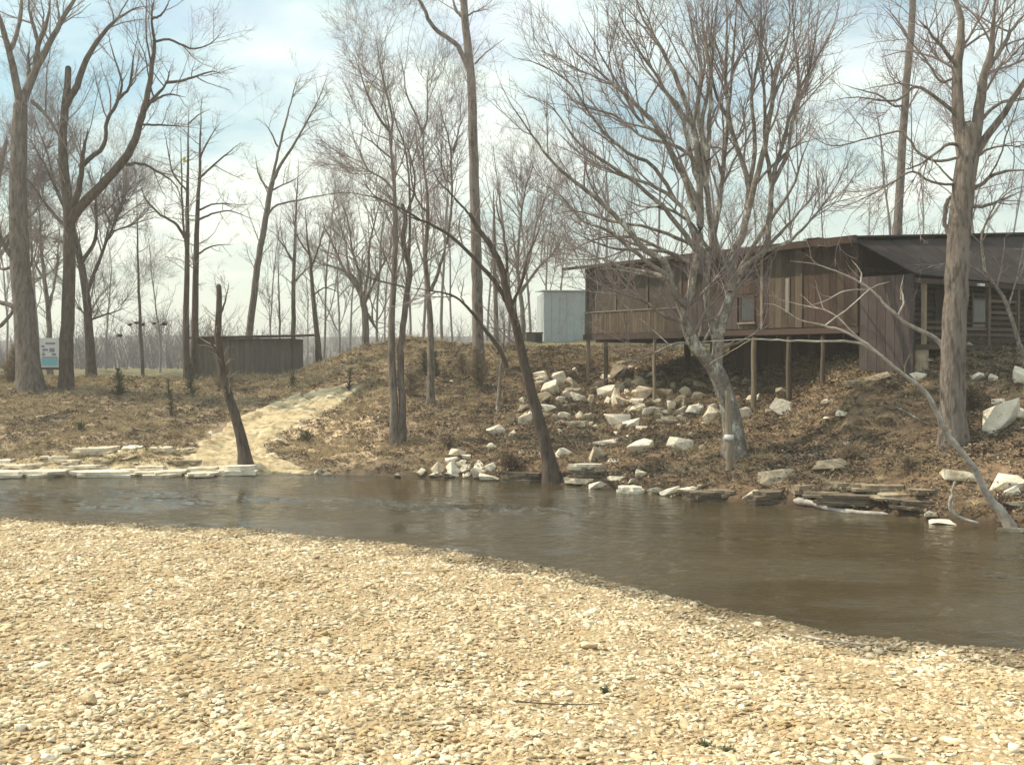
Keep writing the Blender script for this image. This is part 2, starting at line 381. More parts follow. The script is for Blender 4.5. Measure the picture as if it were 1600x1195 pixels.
# soil tone by place: tan grass left, leaf litter right, greener on the flat
def ground_tone(x, y, z):
    u = 800 + F * x / np.maximum(y, 5)
    left = np.clip((760 - u) / 260, 0, 1)
    flat = np.clip((y - np.interp(u, KU, PROF[:, 5, 0]) + 3) / 6, 0, 1)
    tan = np.array([1.55, 1.42, 1.30]); lit = np.array([0.92, 0.76, 0.66]); grn = np.array([1.0, 1.06, .78])
    c = lit[None] * (1 - left[:, None]) + tan[None] * left[:, None]
    c = c * (1 - flat[:, None]) + grn[None] * flat[:, None]
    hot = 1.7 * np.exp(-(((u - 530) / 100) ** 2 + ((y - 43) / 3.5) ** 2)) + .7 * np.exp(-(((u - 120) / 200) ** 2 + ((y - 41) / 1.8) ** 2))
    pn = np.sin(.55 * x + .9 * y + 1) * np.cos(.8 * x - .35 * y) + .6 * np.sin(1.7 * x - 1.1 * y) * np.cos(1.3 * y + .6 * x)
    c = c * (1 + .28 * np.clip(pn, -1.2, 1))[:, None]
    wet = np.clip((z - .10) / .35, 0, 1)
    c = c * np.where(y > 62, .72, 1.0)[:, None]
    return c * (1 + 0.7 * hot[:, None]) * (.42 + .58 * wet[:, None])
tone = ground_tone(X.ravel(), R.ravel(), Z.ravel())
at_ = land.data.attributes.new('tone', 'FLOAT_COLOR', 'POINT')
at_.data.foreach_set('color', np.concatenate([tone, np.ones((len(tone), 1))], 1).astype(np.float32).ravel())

# far plain beyond the modelled land so that the ground reaches the horizon
plain = box('far_plain', (-800, 800, 418, 1100, 0.5, 1.0), M['ground'])
tag(plain, 'flat land far beyond the river', None, None, 'structure')

# near gravel bar
xs = np.arange(-34, 30, 0.2); ys = np.concatenate([np.arange(-14, 4, .5), np.arange(4, 34, .14)])
Xb, Yb = np.meshgrid(xs, ys)
Zb = Hbar(Xb.ravel(), Yb.ravel()).reshape(Xb.shape)
bar = grid_mesh('gravel_bar', Xb, Yb, Zb, M['gravel'])
tag(bar, 'broad sunlit gravel bar in the foreground', None, None, 'structure')

# river surface
wx = np.concatenate([np.linspace(-75, -21, 12), np.arange(-20, 14, .13), np.linspace(15, 70, 12)])
wy = np.concatenate([np.linspace(2, 12, 6), np.arange(13, 40, .13), [41, 43]])
Xw, Yw = np.meshgrid(wx, wy)
fx = Xw * .93 - Yw * .37; fy = Xw * .37 + Yw * .93          # along and across the current
amp = .004 + 0 * Xw
for (px, py, la, lb_, am) in [(240, 776, 3.2, .8, .022), (15, 775, 1.6, 1.0, .03), (740, 792, 3.4, 1.0, .024), (820, 800, 1.5, .5, .024), (560, 790, 2.2, .5, .014), (1420, 868, 2.4, .8, .014), (1180, 840, 1.8, .5, .010), (150, 790, 1.8, .4, .014), (1530, 900, 1.6, .5, .010)]:
    Yc = EYE * F / (py - HOR); Xc = (px - 800) / F * Yc
    fa = Xc * .93 - Yc * .37; fb = Xc * .37 + Yc * .93
    amp = amp + 1.9 * am * np.exp(-((fx - fa) / la) ** 2 - ((fy - fb) / lb_) ** 2) * (.45 + .55 * np.sin(fy * 3.1 + np.sin(fx * 1.3) * 1.5))
wv = np.sin(fy * 11 + 1.6 * np.sin(fx * 2.3) + fx * 1.1) + .7 * np.sin(fy * 17 - fx * 4.1 + 1.2 * np.sin(fx * 3.7 + fy)) + .5 * np.sin(fx * 8.3 + fy * 6)
inner = ((Xw > -20) & (Xw < 13.9) & (Yw > 13) & (Yw < 39.9))
Zw = np.where(inner, amp * wv, 0)
water = grid_mesh('river', Xw, Yw, Zw, M['water'])
tag(water, 'dark brown rippled river between gravel bar and bank', None, None, 'structure')

# dirt track draped over the bank
TL = np.array([(552, 598), (535, 601), (505, 608), (450, 622), (400, 640), (350, 663), (305, 690), (285, 710), (290, 728), (300, 742)], float)
TR = np.array([(566, 606), (558, 616), (535, 634), (495, 655), (455, 672), (425, 690), (415, 705), (440, 718), (475, 730), (500, 743)], float)
def resample(P, n):
    s = np.concatenate([[0], np.cumsum(np.hypot(*np.diff(P, axis=0).T))])
    t = np.linspace(0, s[-1], n)
    return np.stack([np.interp(t, s, P[:, 0]), np.interp(t, s, P[:, 1])], 1)
def drape(name, TL, TR, n, nw, mat, label, ruts=True, lift=.06, seed=0):
    a_, b_ = resample(TL, n), resample(TR, n)
    GX = np.zeros((n, nw)); GY = np.zeros((n, nw))
    for i in range(n):
        pa, pb = gp(*a_[i]), gp(*b_[i])
        wob_ = (.10 * math.sin(i * .7 + seed) + .06 * math.sin(i * 1.9), .10 * math.sin(i * .83 + 2) + .07 * math.sin(i * 2.3))
        for j in range(nw):
            t = j / (nw - 1)
            t2 = t + wob_[0] * max(0, .3 - t) + wob_[1] * max(0, t - .7)
            GX[i, j] = pa[0] + (pb[0] - pa[0]) * t2; GY[i, j] = pa[1] + (pb[1] - pa[1]) * t2
    tt = np.linspace(0, 1, nw)[None]
    GZ = H(GX.ravel(), GY.ravel()).reshape(GX.shape) + lift - 2.2 * lift * np.clip(np.abs(tt - .5) * 2 - .82, 0, 1) / .18
    e_ = np.clip(np.arange(n) / 3, 0, 1)[:, None]
    GZ += -.10 * (1 - e_)
    if ruts: GZ += -0.07 * (np.exp(-((tt - .30) / .05) ** 2) + np.exp(-((tt - .68) / .05) ** 2))
    GZ += 0.03 * np.sin(GX * 7 + GY * 5) * np.sin(GY * 6) + .02 * np.sin(GX * 3 - GY * 4)
    o = grid_mesh(name, GX, GY, GZ, M[mat])
    tag(o, label, None, None, 'structure')
    return GX, GY
GX, GY = drape('dirt_track', TL, TR, 110, 40, 'sand', 'pale rutted dirt track running down the bank to the water', lift=.10)
SL = np.array([(-300, 722), (0, 721), (80, 711), (180, 698), (300, 697), (345, 704)], float)
SR = np.array([(-300, 746), (0, 745), (80, 745), (180, 745), (330, 745), (420, 744)], float)
drape('sandy_shore', SL, SR, 130, 26, 'sand', 'sandy strip of shore under the limestone slabs', ruts=False, lift=.05, seed=2)

# low ridge on the skyline
def ridge(name, x0, x1, yc, wid, h0, seed, label):
    n, m_ = 160, 16
    xx = np.linspace(x0, x1, n); tt2 = np.linspace(-1, 1, m_)
    XX, TT = np.meshgrid(xx, tt2)
    r2 = np.random.default_rng(seed)
    prof_ = sum(r2.uniform(.3, 1) / k * np.sin(XX / (x1 - x0) * 2 * math.pi * k * 1.3 + r2.uniform(0, 6)) for k in range(1, 14))
    ends = np.clip(np.minimum(XX - x0, x1 - XX) / (x1 - x0) * 8, 0, 1)
    hh = (h0 * (1 + .16 * prof_)) * np.sqrt(ends)
    o = grid_mesh(name, XX, yc + TT * wid, hh * (1 - TT ** 2) + 1.2, M['hill'])
    tag(o, label, None, None, 'structure')
    return xx, (h0 * (1 + .16 * prof_[m_ // 2])) * np.sqrt(ends[m_ // 2]) + 1.2
ridge('wooded_rise', -118, -14, 205, 14, 4.6, 9, 'grey wooded rise beyond the left flat')
ridge('hill', -420, 420, 380, 60, 9.5, 3, 'low hazy wooded hill along the skyline')

# ------------------------------------------------------------------ tubes and branching
def nrm(v): return v / np.maximum(np.linalg.norm(v, axis=-1, keepdims=True), 1e-9)

class Tubes:
    def __init__(s): s.V = []; s.Q = []; s.n = 0
    def add(s, P, R, sides):
        """P (B,S,3) R (B,S)"""
        B, S, _ = P.shape
        if B == 0: return
        T = nrm(np.gradient(P, axis=1))
        ax = np.where(np.abs(T[:, :1, 2:3]) > .9, np.array([1., 0, 0]), np.array([0, 0, 1.]))
        A = nrm(np.cross(T, np.broadcast_to(ax, T.shape))); Bn = np.cross(T, A)
        th = np.arange(sides) * 2 * math.pi / sides
        ring = P[:, :, None] + R[:, :, None, None] * (A[:, :, None] * np.cos(th)[:, None] + Bn[:, :, None] * np.sin(th)[:, None])
        V = ring.reshape(-1, 3)
        b, i, j = np.meshgrid(np.arange(B), np.arange(S - 1), np.arange(sides), indexing='ij')
        base = s.n + (b * S + i) * sides; jn = (j + 1) % sides
        s.Q.append(np.stack([base + j, base + jn, base + sides + jn, base + sides + j], -1).reshape(-1, 4))
        s.V.append(V); s.n += len(V)
    def build(s, name, mat, parent):
        me = np_mesh(name, np.concatenate(s.V), np.concatenate(s.Q))
        inv = np.array(parent.location)
        me.transform(__import__('mathutils').Matrix.Translation(-Vector(inv)))
        return link_mesh(name, me, mat, parent)

def grow(p, d, Ln, r0, r1, segs, wob, up, rg):
    B = len(p)
    P = np.zeros((B, segs + 1, 3)); P[:, 0] = p
    d = nrm(d)
    st = (Ln / segs)[:, None]
    for k in range(segs):
        d = nrm(d + rg.normal(0, wob, (B, 3)) + np.array([0, 0, up]))
        P[:, k + 1] = P[:, k] + d * st
    t = np.linspace(0, 1, segs + 1)[None]
    R = r0[:, None] * (1 - t) + r1[:, None] * t
    return P, R

def spawn(P, R, per_m, tmin, ang, rg, upb=0.0, flat=None):
    """children starts along B polylines: returns start, dir, parent radius, t, parent length"""
    Ln = np.linalg.norm(np.diff(P, axis=1), axis=2).sum(1)
    n = rg.poisson(np.maximum(per_m * Ln * (1 - tmin), 0))
    idx = np.repeat(np.arange(len(P)), n)
    t = rg.uniform(tmin, 1.0, len(idx))
    S = P.shape[1] - 1
    k = np.minimum((t * S).astype(int), S - 1); f = (t * S - k)[:, None]
    a, b = P[idx, k], P[idx, k + 1]
    pos = a * (1 - f) + b * f
    tan = nrm(b - a)
    rad = R[idx, k] * (1 - f[:, 0]) + R[idx, k + 1] * f[:, 0]
    rv = rg.normal(0, 1, (len(idx), 3))
    if flat: rv[:, 2] *= flat
    perp = nrm(rv - (rv * tan).sum(1, keepdims=True) * tan)
    an = np.radians(rg.normal(ang, 9, len(idx)))[:, None]
    d = tan * np.cos(an) + perp * np.sin(an) + np.array([0, 0, upb])
    return pos, nrm(d), rad, t, Ln[idx]

def catmull(P, W, n):
    P = np.asarray(P, float); m_ = len(P)
    s = np.concatenate([[0], np.cumsum(np.linalg.norm(np.diff(P, axis=0), axis=1))])
    t = np.linspace(0, s[-1], n)
    Pe = np.vstack([2 * P[0] - P[1], P, 2 * P[-1] - P[-2]])
    out = np.zeros((n, 3))
    for q, tv in enumerate(t):
        i = min(int(np.searchsorted(s, tv, 'right')) - 1, m_ - 2); i = max(i, 0)
        f = (tv - s[i]) / max(s[i + 1] - s[i], 1e-6)
        p0, p1, p2, p3 = Pe[i], Pe[i + 1], Pe[i + 2], Pe[i + 3]
        out[q] = .5 * ((2 * p1) + (-p0 + p2) * f + (2 * p0 - 5 * p1 + 4 * p2 - p3) * f ** 2 + (-p0 + 3 * p1 - 3 * p2 + p3) * f ** 3)
    return out, np.interp(t, s, W)

TRI_COUNT = [0]
def foliate(tw, limbs, rg, q=1.0, QF=1.0, L1=(1.1, 2.2), ang1=42, up1=.10, L2f=.42, L3=.42, tmin=.35, flat=None, d2=3.4, d3=5.5, rt=.008, thick=1.0, up2=.05, hue_len=True):
    """limbs: list of (P, R) arrays of one row. adds branches of three orders to tw"""
    for P, R in limbs:
        pos, d, rad, t, Ln = spawn(P[None], R[None], L1[0] * q * 1.75, tmin, ang1, rg, upb=up1, flat=flat)
        if len(pos) == 0: continue
        ln = L1[1] * rg.uniform(.45, 1.25, len(pos)) * (1.15 - .45 * t)
        r0 = np.minimum(rad * .6, ln * .016 * thick + .004)
        P1, R1 = grow(pos, d, ln, r0, r0 * .25 + rt * .3, 6, .13, up1 * .5, rg)
        tw.add(P1, R1, 4)
        p2, d_, rad2, t2, L_ = spawn(P1, R1, d2 * q * 1.3, .15, 40, rg, upb=up2)
        l2 = L_ * L2f * rg.uniform(.5, 1.3, len(p2)) * (1.2 - .6 * t2)
        r2 = np.minimum(rad2 * .7, l2 * .012 * thick + .002)
        P2, R2 = grow(p2, d_, l2, r2, np.full(len(p2), rt * .5), 4, .16, up2, rg)
        tw.add(P2, R2, 3)
        if d3:
            p3, d_, rad3, t3, L_ = spawn(P2, R2, d3 * q * 1.45, .1, 38, rg, upb=up2)
            l3 = L3 * rg.uniform(.4, 1.3, len(p3))
            r3 = np.minimum(rad3 * .8, rt)
            P3, R3 = grow(p3, d_, l3, r3, r3 * .25, 2, .15, up2, rg)
            tw.add(P3, R3, 3)

def make_tree(name, label, limbs, Y=None, bark='bark', twig='twig', seed=1, group=None, cat='tree', n_auto=0, smooth_n=16, flare=1.5, lw=.85, **kw):
    """limbs: (points in photo pixels, start half-width px, end half-width px, depth drift m). First one starts at the ground."""
    rg = np.random.default_rng(seed)
    p0 = limbs[0][0][0]
    if Y is None:
        base = gp(*p0); Y = base[1]
    else:
        base = at(p0[0], p0[1], Y); base[2] = h1(base[0], base[1])
    root = empty(name, label, cat, tuple(base), group=group)
    tk, tw = Tubes(), Tubes()
    done = []
    for li, (pts, w0, w1, dy) in enumerate(limbs):
        m_ = len(pts)
        fr = np.linspace(0, 1, m_)
        y0 = 0.0
        if li > 0 and len(done):            # start depth from the nearest earlier limb point
            s_ = np.array(pts[0], float); best = None
            for (Pp, Rr, px_) in done:
                dd = np.hypot(px_[:, 0] - s_[0], px_[:, 1] - s_[1]); k = int(dd.argmin())
                if best is None or dd[k] < best[0]: best = (dd[k], Pp[k, 1] - Y)
            y0 = best[1]
        W = [at(px, py, Y + y0 + dy * f ** 1.3) for (px, py), f in zip(pts, fr)]
        if li == 0:
            W[0] = np.array([W[0][0], W[0][1], base[2] - .35]) if Y is not None else W[0]
        widths = np.interp(np.linspace(0, 1, m_), [0, 1], [w0, w1]) * Y / F
        n = max(8, int(smooth_n * max(1, m_ / 5)))
        P, R = catmull(W, widths, n)
        P[1:] += rg.normal(0, .012, (n - 1, 3)) * np.minimum(1, R[1:, None] * 20)
        if li == 0 and flare > 1:
            hgt = P[:, 2] - base[2]; R = R * (1 + (flare - 1) * np.exp(-np.maximum(hgt, 0) / .45))
        tq = np.linspace(0, 1, n)
        R = R * (1 - .8 * tq ** 4) * (lw if li else 1) if (li or w1 < 3) else R
        pxs = np.stack([np.interp(np.linspace(0, 1, n), np.linspace(0, 1, m_), [p[0] for p in pts]), np.interp(np.linspace(0, 1, n), np.linspace(0, 1, m_), [p[1] for p in pts])], 1)
        done.append((P, R, pxs))
        tk.add(P[None], R[None], 8 if w0 * Y / F > .06 else 6)
    # untraced limbs that give the crown depth towards and away from the viewer
    extra = []
    if n_auto:
        for _ in range(n_auto):
            Pp, Rr, _x = done[rg.integers(1, len(done))] if len(done) > 1 else done[0]
            k = rg.integers(int(len(Pp) * .35), len(Pp) - 1)
            a = rg.choice([-1, 1]) * rg.uniform(.35, 1.0)
            d = np.array([[rg.normal(0, .5), a, rg.uniform(.5, 1.3)]])
            ln = np.array([rg.uniform(2.0, 4.2) * kw.get('auto_len', 1.0)])
            r0 = np.array([min(Rr[k] * .55, .05)])
            Pe, Re = grow(Pp[k][None], d, ln, r0, r0 * .25, 9, .10, .06, rg)
            tk.add(Pe, Re, 6); extra.append((Pe[0], Re[0]))
    kw.pop('auto_len', None)
    P0, R0 = done[0][0], done[0][1]
    if R0[-1] > .03:
        tn = nrm(P0[-1] - P0[-2]); cp = np.array([P0[-1] - tn * .01, P0[-1] + tn * R0[-1] * .5, P0[-1] + tn * R0[-1] * .85, P0[-1] + tn * R0[-1]]); tk.add(cp[None], (R0[-1] * np.array([.99, .85, .5, .05]))[None], 8)
    tk.build('trunk', M[bark], root)
    ttr = kw.pop('ttrunk', .45)
    foliate(tw, [(done[0][0], done[0][1])], rg, **{**kw, 'tmin': ttr})
    foliate(tw, [(P, R) for P, R, _ in done[1:]] + extra, rg, **kw)
    if tw.n:
        c = tw.build('crown', M[twig], root)
        c['kind'] = 'stuff'
        TRI_COUNT[0] += len(c.data.polygons) * 2
    return root
# ------------------------------------------------------------------ trees
BIG = dict(q=1.0)
make_tree('tree', 'massive grey tree with its trunk left of the blue and white sign', [
    ([(48, 604), (42, 540), (36, 460), (30, 380), (28, 300), (30, 220), (32, 165)], 20, 11, 0.5),
    ([(32, 165), (22, 115), (14, 80), (4, 45), (-10, 0), (-30, -60)], 8, 3, -2),
    ([(14, 80), (24, 60), (33, 20), (36, -30)], 5, 2, 1.5),
    ([(32, 165), (44, 138), (55, 110), (72, 78), (95, 35), (118, -5), (140, -60)], 9, 3, 1),
    ([(55, 110), (60, 70), (74, 30), (80, -20)], 6, 2, -1.5),
    ([(60, 68), (48, 25), (42, -10)], 4, 2, 1),
    ([(46, 125), (44, 100), (46, 72)], 5, 2, .2),
    ([(50, 158), (70, 178), (88, 205), (96, 225)], 4, 1.6, -1),
    ([(34, 420), (14, 395), (-10, 360), (-40, 340)], 6, 3, -1),
    ([(38, 500), (18, 478), (-5, 470), (-30, 440)], 6, 3, 1),
    ([(34, 400), (10, 420), (-20, 415)], 4, 2, 1)],
    Y=50.5, seed=11, n_auto=12, L1=(1.0, 2.3), flare=1.35)
make_tree('tree', 'big tree right of the blue and white sign, one heavy limb sweeping right', [
    ([(103, 607), (104, 540), (108, 440), (108, 380), (106, 320), (98, 250), (99, 200), (104, 150), (107, 108)], 12, 5, .5),
    ([(110, 345), (128, 320), (160, 288), (190, 255), (208, 225), (222, 180), (234, 130), (241, 70), (237, 30), (244, -20)], 10, 3, -2.0),
    ([(100, 170), (118, 140), (132, 100), (152, 65), (180, 33), (212, 14), (232, 10)], 7, 2, 1.5),
    ([(124, 262), (142, 246), (162, 228), (167, 190), (184, 158), (190, 128), (176, 82), (168, 50)], 5, 1.6, 1),
    ([(182, 158), (200, 140), (206, 110), (210, 80)], 3, 1.5, -1),
    ([(222, 180), (232, 165), (248, 145), (260, 130), (268, 100)], 4, 1.5, 1),
    ([(258, 130), (290, 125), (330, 112), (350, 118)], 3, 1.2, .5),
    ([(236, 160), (262, 148), (290, 152)], 2.5, 1.2, -1),
    ([(222, 195), (260, 196), (290, 198)], 2.2, 1, 1),
    ([(197, 258), (220, 256), (245, 268), (272, 286), (284, 310)], 3.0, 1.2, -1.2),
    ([(241, 66), (265, 62), (300, 76), (330, 68), (352, 45)], 2.5, 1, -.6),
    ([(110, 330), (122, 300), (130, 240), (138, 200)], 7, 3, -1.5),
    ([(238, 30), (255, 20), (270, -10)], 2.5, 1, .6)],
    Y=50.8, seed=12, n_auto=12, bark='bark_dark', L1=(1.0, 2.1), flare=1.25)
make_tree('tree', 'leaning dark tree right of the first two giants, its haze of twigs spreading behind them', [
    ([(143, 582), (139, 520), (134, 460), (124, 400), (112, 350), (100, 300), (92, 250)], 8, 3, .6),
    ([(134, 465), (150, 420), (170, 370), (190, 320), (200, 280)], 4, 1.4, 1),
    ([(128, 410), (150, 370), (150, 310), (165, 250)], 4, 1.4, -1),
    ([(118, 370), (80, 330), (50, 290), (20, 250)], 4, 1.2, 1),
    ([(112, 350), (90, 300), (60, 240), (40, 210)], 4, 1.2, 2),
    ([(140, 500), (170, 490), (200, 480)], 2, 1, 1)],
    Y=58, seed=13, n_auto=16, bark='bark_dark', L1=(1.9, 2.6), d2=5.0, L3=.6, ttrunk=.25, q=1.25)
make_tree('tree', 'grey tree at the left edge with low drooping limbs behind the massive trunk', [
    ([(-22, 590), (-20, 500), (-12, 400), (-6, 300), (10, 220)], 9, 3, .3),
    ([(-18, 520), (5, 505), (24, 480), (40, 440), (50, 400), (48, 340)], 4, 1.4, 1),
    ([(-14, 420), (12, 380), (30, 330), (60, 270), (75, 220)], 4, 1.3, 1),
    ([(-12, 400), (20, 360), (55, 330), (78, 300)], 4, 1.3, -1)],
    Y=60, seed=14, n_auto=10, L1=(1.8, 2.5), d2=5.0, L3=.6, ttrunk=.25, q=1.2)
make_tree('tree', 'dim narrow tree glimpsed between the two giant trunks above the sign', [
    ([(78, 586), (76, 500), (70, 440), (64, 380), (60, 300)], 5, 2, .3),
    ([(74, 490), (86, 440), (90, 400), (94, 340)], 2.5, 1, 1), ([(70, 440), (50, 400), (45, 350)], 2.5, 1, 1)],
    Y=66, seed=15, n_auto=6, L1=(1.8, 2.2), ttrunk=.3, q=.8)
make_tree('sapling', 'slender lone sapling on the left flat between the giants and the shed', [
    ([(224, 588), (219, 500), (216, 420), (214, 340), (213, 290)], 3, 1, .2)],
    Y=60, seed=16, L1=(1.6, 1.2), ttrunk=.3, ang1=60, flare=1.1, q=.8)
make_tree('tree', 'left one of the twin straight trees standing at the left end of the shed', [
    ([(293, 612), (291, 520), (292, 420), (293, 320), (294, 230), (295, 165)], 6, 1.5, .3),
    ([(289, 372), (275, 350), (250, 335), (228, 312), (218, 285)], 3, 1.2, -1),
    ([(292, 398), (286, 345), (284, 270), (282, 200)], 2.5, 1, -.4),
    ([(293, 300), (270, 270), (262, 230), (255, 200)], 2, .8, 1),
    ([(294, 195), (310, 180), (330, 170)], 1.6, .7, .5)],
    Y=53, seed=17, bark='bark_dark', L1=(1.7, 1.5), ttrunk=.35, ang1=62, up1=.02, n_auto=2, q=1.0)
make_tree('tree', 'right one of the twin straight trees standing at the left end of the shed', [
    ([(303, 614), (304, 520), (306, 420), (308, 340), (312, 270), (313, 190), (316, 150)], 6.5, 1.4, .3),
    ([(310, 280), (330, 262), (355, 240), (378, 222)], 2.5, .9, -1),
    ([(307, 345), (330, 335), (360, 330), (400, 345)], 2.2, .8, .6),
    ([(308, 330), (326, 322), (345, 318), (380, 320)], 2.2, .8, -.6),
    ([(312, 250), (325, 220), (345, 190)], 2.2, .8, .6),
    ([(305, 400), (330, 385), (365, 382)], 2.0, .8, 1)],
    Y=54, seed=18, bark='bark_dark', L1=(1.7, 1.5), ttrunk=.35, ang1=62, up1=.02, n_auto=3, q=1.0)
make_tree('leaning_tree', 'leaning snapped-off tree rooted beside the flat rock at the water edge', [
    ([(387, 730), (378, 690), (366, 645), (354, 605), (345, 565), (341, 520), (342, 480), (342, 448)], 9, 4, -.3),
    ([(345, 560), (335, 545), (326, 520)], 3, 1.5, -.4), ([(341, 505), (352, 470), (358, 440)], 2.2, 1, .3)],
    seed=19, bark='bark_dark', twig='twig_tan', L1=(2.2, 1.0), ttrunk=.35, flare=1.7, q=1.0, ang1=70)
make_tree('tree', 'graceful tree rising behind the middle of the shed roof, leaning right with a forked top', [
    ([(384, 585), (390, 520), (398, 450), (405, 400), (414, 350), (420, 310), (425, 285)], 6, 4, .4),
    ([(424, 288), (432, 250), (444, 200), (452, 170), (462, 130), (470, 115)], 3, .9, 1),
    ([(425, 285), (440, 255), (458, 228), (480, 190), (500, 150), (512, 118)], 3.5, .9, -1),
    ([(419, 295), (405, 275), (398, 240)], 2, .8, 1),
    ([(422, 300), (440, 290), (465, 280)], 2, .8, 1),
    ([(416, 340), (430, 322), (460, 314), (500, 306), (540, 300)], 2.4, .9, -.6),
    ([(434, 230), (422, 205), (412, 190)], 1.8, .7, -1)],
    Y=68, seed=20, L1=(1.5, 2.4), n_auto=4, ttrunk=.5, q=.95)
make_tree('sapling', 'thin sapling behind the right half of the shed', [([(437, 580), (437, 500), (435, 440), (434, 380)], 2.2, .8, .2)],
    Y=72, seed=21, L1=(1.6, 1.3), ttrunk=.4, flare=1)
make_tree('tree', 'dark slim tree behind the right end of the shed roof', [
    ([(456, 580), (458, 520), (459, 440), (461, 370), (464, 300), (466, 250)], 4.5, 1.2, .3),
    ([(460, 410), (440, 380), (425, 360)], 2, .8, .5), ([(461, 440), (480, 420), (500, 415)], 1.8, .8, -.5)],
    Y=70, seed=22, bark='bark_dark', L1=(1.9, 1.7), ttrunk=.35, n_auto=3)
make_tree('tree', 'slim tree standing clear to the right of the shed beside the sandy patch', [
    ([(501, 583), (496, 530), (490, 470), (486, 420), (480, 370), (476, 320)], 5, 1.4, .3),
    ([(486, 420), (500, 380), (510, 340)], 2, .8, .5), ([(490, 460), (510, 450), (540, 462)], 1.6, .8, -.5),
    ([(484, 400), (465, 370), (455, 330)], 2, .8, 1)],
    Y=62, seed=23, bark='bark_dark', L1=(2.0, 1.8), ttrunk=.35, n_auto=5)
make_tree('tree', 'many-limbed spreading tree behind the brown mound in the middle', [
    ([(571, 560), (571, 500), (567, 470), (558, 445), (548, 430)], 6, 3.5, .3),
    ([(558, 448), (540, 425), (528, 400), (515, 370), (500, 340)], 3.5, 1, 1.5),
    ([(565, 470), (562, 430), (550, 390), (545, 350), (530, 310)], 3, 1, -1),
    ([(567, 470), (575, 430), (578, 380), (590, 330), (600, 290)], 3, 1, 1),
    ([(568, 480), (580, 500), (592, 520)], 3, 3, .2),
    ([(570, 475), (590, 430), (610, 390), (625, 350)], 2.5, 1, -1),
    ([(552, 432), (525, 418), (500, 412), (475, 395)], 2.2, .8, 1),
    ([(545, 425), (538, 370), (520, 330)], 2.2, .8, 2)],
    Y=66, seed=24, L1=(2.2, 2.6), n_auto=14, ttrunk=.5, d2=4.2, q=.95)
make_tree('tree', 'twin-stemmed tree standing on the middle of the bank, left stem', [
    ([(617, 697), (615, 640), (612, 560), (613, 480), (617, 400), (617, 310), (612, 240), (606, 190), (596, 150)], 7, 2, .2),
    ([(608, 205), (590, 180), (575, 150), (562, 110), (552, 80)], 2.8, .8, -1),
    ([(611, 230), (612, 180), (600, 130), (590, 80), (585, 50)], 2.6, .8, 1),
    ([(616, 300), (600, 280), (575, 265), (560, 230), (545, 205)], 2.4, .8, .6),
    ([(614, 250), (590, 230), (570, 215), (548, 205)], 2, .7, -.6),
    ([(617, 330), (580, 300), (560, 270)], 2, .7, 1)],
    seed=25, L1=(1.5, 2.5), n_auto=12, ttrunk=.45, flare=1.4, thick=.9, q=1.25)
make_tree('tree', 'twin-stemmed tree standing on the middle of the bank, right stem with the crooked top', [
    ([(629, 692), (628, 620), (626, 550), (633, 480), (640, 420), (630, 380), (634, 340), (628, 320)], 6, 3, .2),
    ([(636, 440), (640, 380), (640, 300), (632, 230), (618, 190), (610, 150), (600, 110)], 2.8, .8, 1),
    ([(632, 345), (648, 290), (640, 240), (628, 215)], 2.6, .8, -1),
    ([(634, 450), (600, 440), (570, 430), (545, 400)], 2, .7, -1)],
    seed=26, L1=(1.6, 1.9), n_auto=6, ttrunk=.55, flare=1.3, thick=.9, q=1.25)
make_tree('tree', 'slim forked tree with dark bushy clumps around its foot, right of the twin stems', [
    ([(672, 632), (674, 570), (672, 500), (668, 450), (664, 400), (668, 345), (667, 300), (662, 250), (660, 200)], 5.5, 2.4, .2),
    ([(674, 455), (686, 420), (694, 395), (698, 380)], 3.5, 2.5, .4),
    ([(698, 380), (705, 330), (706, 280), (702, 220), (690, 180), (685, 140)], 2.5, .9, .8),
    ([(666, 330), (650, 310), (642, 270), (640, 240), (620, 215)], 2.2, .8, -.6),
    ([(660, 210), (650, 180), (636, 150), (630, 110), (620, 70)], 2.2, .8, -1),
    ([(660, 210), (668, 180), (668, 130), (672, 90)], 2.2, .8, 1),
    ([(706, 290), (692, 270), (690, 230), (694, 200)], 2, .8, 1),
    ([(708, 240), (718, 200), (728, 175)], 1.8, .8, -.5)],
    seed=27, L1=(1.6, 2.4), n_auto=10, ttrunk=.5, thick=.9, q=1.25)
make_tree('tree', 'tallest straight trunk, rising from the mound and forking only at the top of the photo', [
    ([(748, 578), (746, 480), (744, 380), (741, 280), (739, 200), (737, 140), (733, 90), (727, 40), (724, -10), (722, -60)], 9, 5, .2),
    ([(735, 118), (724, 90), (712, 68), (692, 55), (674, 38), (662, 12), (650, -10), (640, -50)], 5, 3, -1),
    ([(726, 30), (712, 15), (706, -10)], 3.5, 2, .5), ([(729, 25), (745, 18), (765, 15)], 2, .9, .4),
    ([(742, 100), (760, 82), (790, 60)], 1.8, .8, .8)],
    seed=28, L1=(.7, 1.7), ttrunk=.62, n_auto=0, flare=1.6, q=.6)
